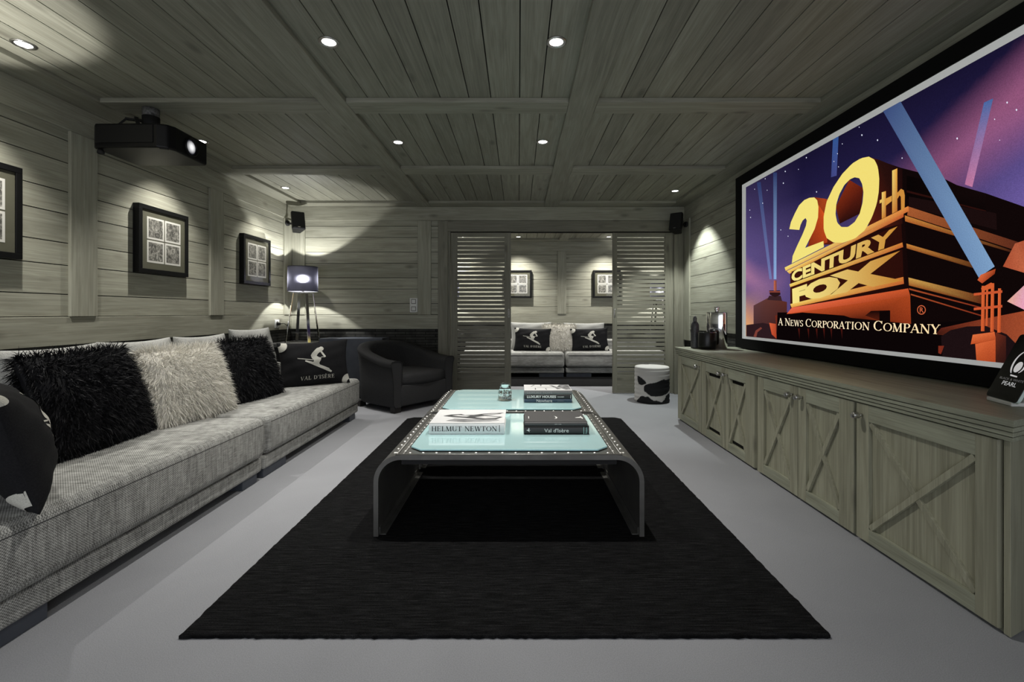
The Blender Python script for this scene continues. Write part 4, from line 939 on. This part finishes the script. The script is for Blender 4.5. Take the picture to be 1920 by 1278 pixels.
# ------------------------------------------------------------------ projector
o=(-2.47,3.15,ZB); t=thing('projector','black video projector hanging from the ceiling on the left, lens lit','projector',o,rz=0)
fp=[(-2.735,2.99),(-2.705,2.965),(-2.31,2.960),(-2.255,2.985),(-2.235,3.03),(-2.235,3.325),(-2.25,3.345),(-2.70,3.345),(-2.735,3.32)]
mb=MB().prism(fp,2.105,2.262,0); mb.build('housing',BLACK,t,o,bevel=.012,seg=3)
MB().prism([(-2.70,2.9575),(-2.33,2.9545),(-2.33,2.962),(-2.70,2.965)],2.135,2.25,0).build('side_panel',mat('side_panel_black',(.007,.007,.007),.5,spec=.25),t,o,bevel=.003)
MB().prism([(-2.30,2.972),(-2.262,2.988),(-2.255,2.995),(-2.30,2.98)],2.10,2.13,0).build('trim_lip',BLACKM,t,o)
mb=MB().lathe([(.058,-.004),(.062,.01),(.056,.014),(.05,.006),(.046,-.002)],(-2.235,3.165,2.178),32,0,'x',caps=False); mb.build('lens_ring',BLACK,t,o)
PG=mat('projector_lens_glow',(.02,.02,.03),.1,emit=(.9,.93,1),es=1.0); n=NT(PG); tc=n.new('ShaderNodeTexCoord'); vm=n.new('ShaderNodeVectorMath',operation='LENGTH'); mp=n.new('ShaderNodeMapping'); n.L(tc.outputs['Generated'],mp.inputs['Vector']); mp.inputs['Location'].default_value=(0,-.5,-.5); mp.inputs['Scale'].default_value=(0,1,1); n.L(mp.outputs[0],vm.inputs[0]); n.L(n.ramp(vm.outputs['Value'],[(.12,(1,1,1)),(.46,(.02,.02,.03))]),n.b.inputs['Emission Color'])
MB().lathe([(.048,0),(.044,.004),(.03,.008),(.001,.010)],(-2.236,3.165,2.178),32,0,'x').build('lens',PG,t,o)
mb=MB(); mb.lathe([(.048,ZB-.055),(.048,ZB)],(-2.47,3.12,0),28); mb.build('mount_post',MOTTLE,t,o)
mb=MB(); mb.lathe([(.04,2.26),(.05,2.27),(.05,ZB-.055)],(-2.47,3.12,0),24); mb.bar((-2.66,3.05,2.262),(-2.62,3.1,2.345),.02,.012); mb.bar((-2.62,3.1,2.345),(-2.47,3.12,2.33),.025,.012); mb.bar((-2.52,3.06,2.335),(-2.45,2.99,2.262),.02,.012); mb.build('mount_bracket',BLACKM,t,o)
for x,y in ((-2.70,3.0),):
    MB().lathe([(.012,2.075),(.02,2.08),(.02,2.092),(.012,2.106)],(x,y,0),14).build('foot',BLACKM,t,o)
MB().tube([(-2.5,3.2,2.262),(-2.42,3.36,2.33),(-2.38,3.40,2.30),(-2.36,3.347,2.24)],.004,6).build('cable',BLACKM,t,o)
# ------------------------------------------------------------------ projection screen and the picture on it
SY0,SY1,SZ0,SZ1=4.28-2.44,4.28,.833,2.206
o=(2.12,3.06,.72); t=thing('projection_screen','big wall screen in a black frame showing a gold lettered film title','screen',o)
b1,b2=.075,.115
ya,yb,za,zb=SY0-b1,SY1+b1,SZ0-.024,SZ1+.041
mb=MB(); X0,X1=2.092,2.150
for a in ((ya-b2,yb+b2,zb,zb+.092),(ya-b2,yb+b2,za-.087,za),(ya-b2,ya,za,zb),(yb,yb+b2,za,zb)): mb.box(X0,X1,a[0],a[1],a[2],a[3])
mb.build('frame',mat('screen_velvet',(.004,.004,.004),.8,spec=.15),t,o)
MB().box(2.099,2.14,ya,yb,za,zb).build('screen_sheet',mat('screen_white',(.62,.62,.6),.8,emit=(.55,.56,.55),es=.45),t,o)
def lin(h): return srgb(h)
def clip(pts):      # polygons of ((u,v),col) against the sheet
    for ax,lim,sg in ((0,0,1),(0,2.44,-1),(1,0,1),(1,1.373,-1)):
        out=[]
        for i in range(len(pts)):
            a,b=pts[i-1],pts[i]; da=(a[0][ax]-lim)*sg; db=(b[0][ax]-lim)*sg
            if (da>=0)!=(db>=0):
                k=da/(da-db); out.append((tuple(a[0][j]+(b[0][j]-a[0][j])*k for j in (0,1)),tuple(a[1][j]+(b[1][j]-a[1][j])*k for j in range(3))))
            if db>=0: out.append(b)
        pts=out
        if not pts: return []
    return pts
PM=MB(); PM.cc=[]
LAY=[0]
def put(pts,lay=None):
    pts=clip(pts)
    if len(pts)<3: return
    x=2.0985-.00006*LAY[0]
    PM.add([(x,4.28-p[0][0],.833+p[0][1]) for p in pts],[list(range(len(pts)))]); PM.cc+= [p[1] for p in pts]
def sky(u,v):
    a,b=u/2.44,v/1.373
    def mx(p,q,k): k=max(0,min(1,k)); return tuple(p[i]+(q[i]-p[i])*k for i in range(3))
    c=mx(lin('55467a'),lin('211c42'),(b-.35)/.45); c=mx(c,lin('141029'),(b-.75)/.3)
    c=mx(c,lin('6a5a92'),(.35-a)*1.6*max(0,1-abs(b-.55)*1.6))
    c=mx(c,lin('b07a9a'),max(0,1-abs(b-.42+.1*math.sin(9*a))/.13)*max(0,1-a/.3)*.8)
    c=mx(c,lin('d89a6a'),max(0,1-(b-.1)/.22)*max(0,1-a/.22))
    d=abs((b-.62)-(a-.72)*.75); c=mx(c,lin('8f5478'),max(0,1-d/.19)*max(0,(a-.55)/.25)*.8)
    c=mx(c,lin('7a68b4'),max(0,1-abs(b-.5)/.3)*max(0,(a-.82)/.2)*.8)
    return c
NX,NZ=60,36
vs=[(2.44*i/NX,1.373*j/NZ) for j in range(NZ+1) for i in range(NX+1)]
PM.add([(2.0985,4.28-u,.833+v) for u,v in vs],[(j*(NX+1)+i,j*(NX+1)+i+1,(j+1)*(NX+1)+i+1,(j+1)*(NX+1)+i) for j in range(NZ) for i in range(NX)]); PM.cc+=[sky(*p) for p in vs]
def flat(q,cols):
    cs=[lin(c) for c in cols]
    if len(cs)==1: cs=cs*len(q)
    return list(zip(q,cs))
for e in ART:
    LAY[0]+=1
    if e[0]=='p': put(flat(e[2],e[1] if len(e[1])==len(e[2]) else e[1][:1]))
    elif e[0]=='r':
        # ring between outer and inner outlines (resampled to the same count)
        def res(p,n):
            L=[0]; 
            for i in range(len(p)): L.append(L[-1]+math.dist(p[i],p[(i+1)%len(p)]))
            out=[]
            for k in range(n):
                s=L[-1]*k/n; i=max(j for j in range(len(p)) if L[j]<=s); f=(s-L[i])/max(1e-9,L[i+1]-L[i]); a,b=p[i],p[(i+1)%len(p)]; out.append((a[0]+(b[0]-a[0])*f,a[1]+(b[1]-a[1])*f))
            return out
        A,B=res(e[2],60),res(e[3],60)
        for i in range(60):
            j=(i+1)%60; put(flat([A[i],A[j],B[j],B[i]],[e[1]]))
    else:
        _,txt,cols,kind,quad,bold=e; H=homography(quad); c0,c1=lin(cols[0]),lin(cols[1])
        polys=serif2d(txt,small=.80,gap=.05,space=.34) if kind=='serif' else sans(txt,bold)
        for q in polys: put([(H(*p),tuple(c0[i]+(c1[i]-c0[i])*min(1,max(0,p[0]))**1.5 for i in range(3))) for p in q])
PM.build('projected_picture',PICT,t,o)
# ------------------------------------------------------------------ sideboard
FX=1.573
def knob(y,z,t,o):
    mb=MB().lathe([(.0065,0),(.0065,-.018)],(FX,y,z),12,0,'x'); mb.lathe([(.001,-.018),(.013,-.0185),(.0145,-.021),(.0145,-.044),(.013,-.046),(.001,-.046)],(FX,y,z),16,0,'x')
    return mb
def door(y0,y1,kn,t,o,vents=False,st=(.075,.075),z0=.014,z1=.634):
    rt,rb=.075,.062
    mb=MB(); mb.box(FX,FX+.021,y0,y0+st[0],z0,z1); mb.box(FX,FX+.021,y1-st[1],y1,z0,z1)
    a,b=y0+st[0],y1-st[1]
    mb.box(FX+.0004,FX+.0206,a,b,z1-rt,z1,1); mb.box(FX+.0004,FX+.0206,a,b,z0,z0+rb,1)
    mb.box(FX+.0165,FX+.0206,a,b,z0+rb,z1-rt,0)
    za,zb=z0+rb,z1-rt; w=.013
    d=mb.build('door',[CABZ,CABY],t,o,bevel=.0015)
    x=MB(); ang=math.atan2(zb-za,b-a); ins=w*.5
    for s in (1,-1):
        p,q=((a+ins*.8,za+ins) if s>0 else (a+ins*.8,zb-ins)),((b-ins*.8,zb-ins) if s>0 else (b-ins*.8,za+ins))
        x.bar((FX+.0095+.0007*s,p[0],p[1]),(FX+.0095+.0007*s,q[0],q[1]),.024,.0145,0,up=(1,0,0))
    x.build('cross_bars',CABZ,d,o,bevel=.001)
    if vents:
        for zz in (zb-.030,za+.008): MB().box(FX+.0155,FX+.0168,a+.035,b-.035,zz,zz+.022).build('vent_slot',DARK,d,o)
    if kn is not None: knob(kn,z1-.052,t,o).build('knob',STEEL,d,o)
def unit(y0,y1,doors,label,slant=0):
    o=(1.85,(y0+y1)/2,0); t=thing('sideboard_cabinet',label,'cabinet',o,'grey wood cabinets under the screen')
    MB().prism([(FX+.024,y0+.006*slant),(2.13,y0+.245*slant),(2.13,y1),(FX+.024,y1)],.0,.637).build('carcass',CABY,t,o)
    for d in doors: door(t=t,o=o,**d)
unit(3.985,4.585,[dict(y0=3.987,y1=4.577,kn=4.03,st=(.07,.09))],'single door grey wood cabinet at the far end, beside the cowhide stool')
unit(3.095,3.978,[dict(y0=3.537,y1=3.980,kn=3.575,vents=True,st=(.06,.085)),dict(y0=3.094,y1=3.531,kn=3.492,vents=True,st=(.125,.055))],'double door grey wood cabinet with black vent slots in both doors')
unit(2.172,3.05,[dict(y0=2.616,y1=3.048,kn=2.66,st=(.075,.07)),dict(y0=2.178,y1=2.610,kn=2.568,st=(.1,.07))],'double door grey wood cabinet with plain crossed doors, mid sideboard')
unit(1.52,2.165,[dict(y0=1.524,y1=2.160,kn=2.122,st=(.075,.075))],'wide single door grey wood cabinet nearest the camera',slant=1)
MB()
mb=MB().box(FX+.018,FX+.03,3.052,3.092,.0,.637); g=mb.build('filler_strip',CABZ,None,(1.59,3.07,0)); tag(g,'narrow recessed wood strip between the vented and plain cabinets','trim strip')
mb=MB(); E=[(1.583,1.492),(2.13,1.735),(2.13,1.757),(1.583,1.514)]
mb.prism(E,0.004,.638); g=mb.build('end_panel',CABZ,None,(1.85,1.6,0),bevel=.002); tag(g,'slanted grey wood panel closing the near end of the sideboard','panel')
# worktop with stepped edge
def top(inset): 
    i=inset; return [(1.55+i,4.61-i*.3),(2.148,4.61-i*.3),(2.148,1.724+i*1.1),(1.55+i,1.452+i*1.1)]
mb=MB(); mb.prism(top(0),.690,.712); mb.prism(top(.005),.6725,.687); mb.prism(top(.010),.656,.6695); mb.prism(top(.015),.6395,.653); mb.prism(top(.024),.640,.70,1)
w=mb.build('worktop',[CABY,DARK],None,(1.85,3.0,.64),bevel=.0015); tag(w,'long grey wood worktop with a stepped edge over the cabinets','worktop')
# ------------------------------------------------------------------ things on the worktop
ZW=.7125
o=(1.693,4.45,ZW); t=thing('bottle','slim dark grey ribbed bottle on the far end of the worktop','bottle',o)
pr=[(.036,0),(.0385,.004)]
for i in range(13):
    z=.012+i*.014; pr+= [(.0385,z),(.037,z+.004),(.0385,z+.008)]
pr+=[(.0385,.2),(.036,.225),(.026,.245),(.018,.252)]
MB().lathe(pr,o,28).build('bottle_body',m_noisy('grey_ribbed',(.05,.05,.054),(.09,.09,.095),60,.35,.5),t,o)
MB().lathe([(.0175,.252),(.0185,.256),(.0185,.285),(.012,.300),(.004,.307)],o,20).build('cap',mat('grey_cap',(.12,.12,.12),.4),t,o)
o=(1.758,4.32,ZW); t=thing('candle_pot','round glossy black candle pot on the far end of the worktop','candle',o)
MB().lathe([(.07,0),(.078,.006),(.081,.03),(.081,.150),(.078,.156),(.074,.156),(.074,.12)],o,40,caps=False).build('pot',mat('black_gloss',(.004,.004,.004),.32),t,o)
MB().lathe([(.001,.124),(.074,.124)],o,32,caps=False).build('wax',mat('dark_wax',(.03,.03,.03),.5),t,o)
MB().lathe([(.0735,.150),(.0775,.1575),(.0735,.1575)],o,40,caps=False).build('silver_rim',CHROME,t,o)
o=(1.89,4.42,ZW); t=thing('decanter','tall chrome square flask with a stopper on the worktop','decanter',o,rz=R(-34))
def se(k,n=64):
    return [(.092*k*math.copysign(abs(math.cos(a))**.55,math.cos(a)),.06*k*math.copysign(abs(math.sin(a))**.8,math.sin(a))) for a in [2*PI*i/n for i in range(n)]]
bm=MB(); lv=[(.94,0),(1,.006),(1,.335),(.97,.342),(.3,.344)]; nn_=64
bm.add([(p[0],p[1],z) for k,z in lv for p in se(k)],[(j*nn_+i,j*nn_+(i+1)%nn_,(j+1)*nn_+(i+1)%nn_,(j+1)*nn_+i) for j in range(len(lv)-1) for i in range(nn_)]+[list(range(nn_))[::-1]],0,True); bm.build('flask',CHROME,t)
MB().lathe([(.018,.338),(.016,.352),(.022,.36),(.024,.372),(.024,.388),(.020,.395),(.001,.396)],n=24).build('stopper',CHROME,t)
# tablet
bl,br,tl=Vector((1.83,1.818,.727)),Vector((1.766,1.647,.727)),Vector((1.946,1.83,.968))
r=(br-bl); wT=r.length; r.normalize(); u=(tl-bl); u=(u-r*u.dot(r)); hT=u.length; u.normalize(); nn=r.cross(u)
M=Matrix(((r.x,u.x,nn.x,bl.x),(r.y,u.y,nn.y,bl.y),(r.z,u.z,nn.z,bl.z),(0,0,0,1)))
t=thing('tablet','black glossy tablet on a white stand, at the near end of the worktop','tablet',mat=M)
def rr(x0,x1,y0,y1,c,n=5):
    P=[]
    for cx,cy,a0 in ((x1-c,y1-c,0),(x0+c,y1-c,90),(x0+c,y0+c,180),(x1-c,y0+c,270)):
        for i in range(n+1): a=R(a0+90*i/n); P.append((cx+c*math.cos(a),cy+c*math.sin(a)))
    return P
MB().prism(rr(0,wT,0,hT,.014),-.010,-.001).build('casing',mat('pale_mint_case',(.5,.6,.56),.35),t)
SCR=mat('tablet_glass',(.004,.004,.005),.1)
MB().prism(rr(.001,wT-.001,.001,hT-.001,.013),-.001,.0005).build('screen_glass',SCR,t)
def TP(x,y): return (wT*x,hT*y)
MB().polys([[TP(*p) for p in q] for q in [[(0.02,.08+.105*i),(.98,.12+.105*i),(.98,.15+.105*i),(.02,.125+.105*i)] for i in range(8)]],lambda x,y:(x,y,.0007)).build('wallpaper_bands',mat('tablet_band',(.012,.013,.014),.1),t)
LG=[]
ell=[(.50+.105*math.cos(a)*1.0+.012*math.sin(a),.505+.082*math.sin(a)) for a in [2*PI*i/28 for i in range(28)]]
def arc(cx,cy,rx,ry,a0,a1,w0,w1,n=16):
    out=[]
    for i in range(n):
        q=[]
        for k,sg in ((i,1),(i,-1),(i+1,-1),(i+1,1)):
            f=k/n; a=R(a0+(a1-a0)*f); w=(w0+(w1-w0)*f)*math.sin(PI*min(1,max(.04,f*.9+.08)))**.6/2; q.append((cx+(rx+sg*w)*math.cos(a),cy+(ry+sg*w*.75)*math.sin(a)))
        out.append(q)
    return out
LG+= arc(.52,.56,.22,.19,95,235,.02,.075)+arc(.47,.52,.21,.12,35,-55,.075,.03)+[[(.40,.385),(.62,.375),(.63,.355),(.41,.362)]]
MB().polys([[TP(*p) for p in q] for q in LG+[ell]],lambda x,y:(x,y,.001)).build('pearl_logo',mat('logo_silver',(.6,.6,.6),.3,emit=(.8,.78,.78),es=.5),t)
LT=mat('tablet_text',(.2,.2,.2),.4,emit=(.5,.5,.5),es=.15)
MB().polys(fit(sans('BLACK & WHITE'),wT*.14,wT*.88,hT*.295,hT*.328),lambda x,y:(x,y,.001)).build('tablet_text',LT,t)
MB().polys(fit(sans('PEARL'),wT*.30,wT*.74,hT*.215,hT*.275),lambda x,y:(x,y,.001)).build('tablet_text',mat('tablet_text_bright',(.5,.5,.5),.4,emit=(.8,.8,.8),es=.5),t)
q=MB(); inv=M.inverted()
st=[(1.815,1.80),(1.905,1.79),(1.86,1.65),(1.772,1.668)]
q.prism([(p[0],p[1]) for p in st],ZW,.7265,0,lambda x,y,z:tuple(inv@Vector((x,y,z)))); q.prism([(1.862,1.778),(1.93,1.77),(1.885,1.655),(1.818,1.668)],.7265,.80,0,lambda x,y,z:tuple(inv@Vector((x+(z-.7265)*.42,y,z))))
q.build('stand',WHITE,t,bevel=.003)
# ------------------------------------------------------------------ cowhide stool
o=(1.585,5.51,0); t=thing('cowhide_stool','round black and white cowhide stool in front of the right shutter','stool',o)
def sp(x,y): return ((x-618)/300,(935-y)/690*.42)
BL=[[sp(*p) for p in q] for q in ([(372,440),(385,425),(410,428),(440,450),(500,490),(525,545),(500,568),(440,590),(400,580),(378,540)],[(480,620),(500,585),(560,550),(640,535),(700,515),(760,485),(820,465),(850,478),(930,470),(930,680),(880,735),(800,775),(680,790),(590,780),(550,745),(495,705)],[(365,890),(400,850),(435,800),(460,788),(500,800),(560,795),(600,830),(640,865),(700,858),(740,880),(780,895),(830,850),(850,790),(890,755),(930,745),(930,990),(365,990)])]
def inside(p,q):
    r=False
    for i in range(len(q)):
        a,b=q[i-1],q[i]
        if (a[1]>p[1])!=(b[1]>p[1]) and p[0]<(b[0]-a[0])*(p[1]-a[1])/(b[1]-a[1])+a[0]: r=not r
    return r
n=200; prof=[(.196,.004)]+[(.2+.002*math.sin(i*.7),.012+.385*i/70) for i in range(71)]+[(.2-.02*(1-math.cos(R(a))),.397+.022*math.sin(R(a))) for a in (20,40,60,90)]+[(.12,.4215),(.06,.4225),(.001,.4225)]
mb=MB(); mb.lathe(prof,(0,0,0),n,caps=False); mb.cc=[]
rg=random.Random(2)
va=R(16)
for v in mb.v:
    a=math.atan2(v[1],v[0])+PI/2-(-va); a=(a+PI)%(2*PI)-PI; x=math.sin(a); z=v[2]; rd=math.hypot(v[0],v[1])
    k=False
    if rd>.19 and abs(a)<PI/2: k=any(inside((x+rg.gauss(0,.006),z+rg.gauss(0,.0012)),q) for q in BL)
    elif rd>.19 and abs(a)>PI/2+.3: k=math.sin(3*a+9*z)+math.sin(17*z+a)>.6
    elif rd<.19: k=(abs(v[0]+.02)<.03 and v[1]>.12)
    mb.cc.append((.006,.006,.007) if k else (.60,.585,.56))
mb.build('hide_cover',m_tint('cowhide',0,.8),t)
MB().lathe([(.19,0),(.19,.006)],(0,0,0),40).build('base_disc',BLACKM,t)
# ------------------------------------------------------------------ switch and socket
o=(-1.36,YB-.0005,1.146); t=thing('switch_plate','white double switch plate on the back wall, left of the shutters','switch',o)
MB().rbox(-1.405,-1.305,YB-.012,YB+.004,1.055,1.24,.004,2).build('plate',WHITE,t,o)
for z in (1.10,1.195):
    mb=MB().box(-1.385,-1.325,YB-.0135,YB-.011,z-.03,z+.03); mb.box(-1.378,-1.332,YB-.016,YB-.012,z-.022,z+.022,1); mb.build('rocker',[mat('switch_grey',(.12,.12,.11),.4),WHITE],t,o)
o=(XL+.0125,5.615,.915); t=thing('wall_socket','pale wall socket with a plug, low on the left wall by the lamp','socket',o)
MB().rbox(XL+.010,XL+.022,5.57,5.665,.865,.965,.004,2).build('plate',WHITE,t,o)
mb=MB().lathe([(.028,.022),(.030,.0235),(.024,.0235)],(XL,5.617,.915),24,0,'x',caps=False); mb.build('socket_ring',BLACKM,t,o)
MB().lathe([(.018,.022),(.016,.05),(.008,.062)],(XL,5.617,.915),16,0,'x').build('plug',BLACKM,t,o)
MB().tube([(XL+.06,5.617,.915),(XL+.09,5.64,.92),(XL+.12,5.68,.89),(XL+.15,5.70,.80),(XL+.17,5.70,.702)],.004,6).build('cord',BLACKM,t,o)
# ------------------------------------------------------------------ light, world, camera
w=bpy.data.worlds.new('world'); SC.world=w; w.use_nodes=True
w.node_tree.nodes['Background'].inputs[0].default_value=(.9,.93,1,1); w.node_tree.nodes['Background'].inputs[1].default_value=1.6
cam=bpy.data.cameras.new('camera'); co=bpy.data.objects.new('camera',cam); COL.objects.link(co)
co.location=(0,0,1.05); co.rotation_euler=(R(90),0,0); cam.sensor_width=36; cam.lens=36*870/1920; cam.shift_x=-12/1920; cam.shift_y=-53/1920; cam.clip_start=.05
SC.camera=co
SC.view_settings.view_transform='Standard'; SC.view_settings.look='None'; SC.view_settings.exposure=0
SC.cycles.use_denoising=True; SC.cycles.max_bounces=10; SC.cycles.sample_clamp_indirect=6; SC.cycles.caustics_refractive=False; SC.cycles.caustics_reflective=False
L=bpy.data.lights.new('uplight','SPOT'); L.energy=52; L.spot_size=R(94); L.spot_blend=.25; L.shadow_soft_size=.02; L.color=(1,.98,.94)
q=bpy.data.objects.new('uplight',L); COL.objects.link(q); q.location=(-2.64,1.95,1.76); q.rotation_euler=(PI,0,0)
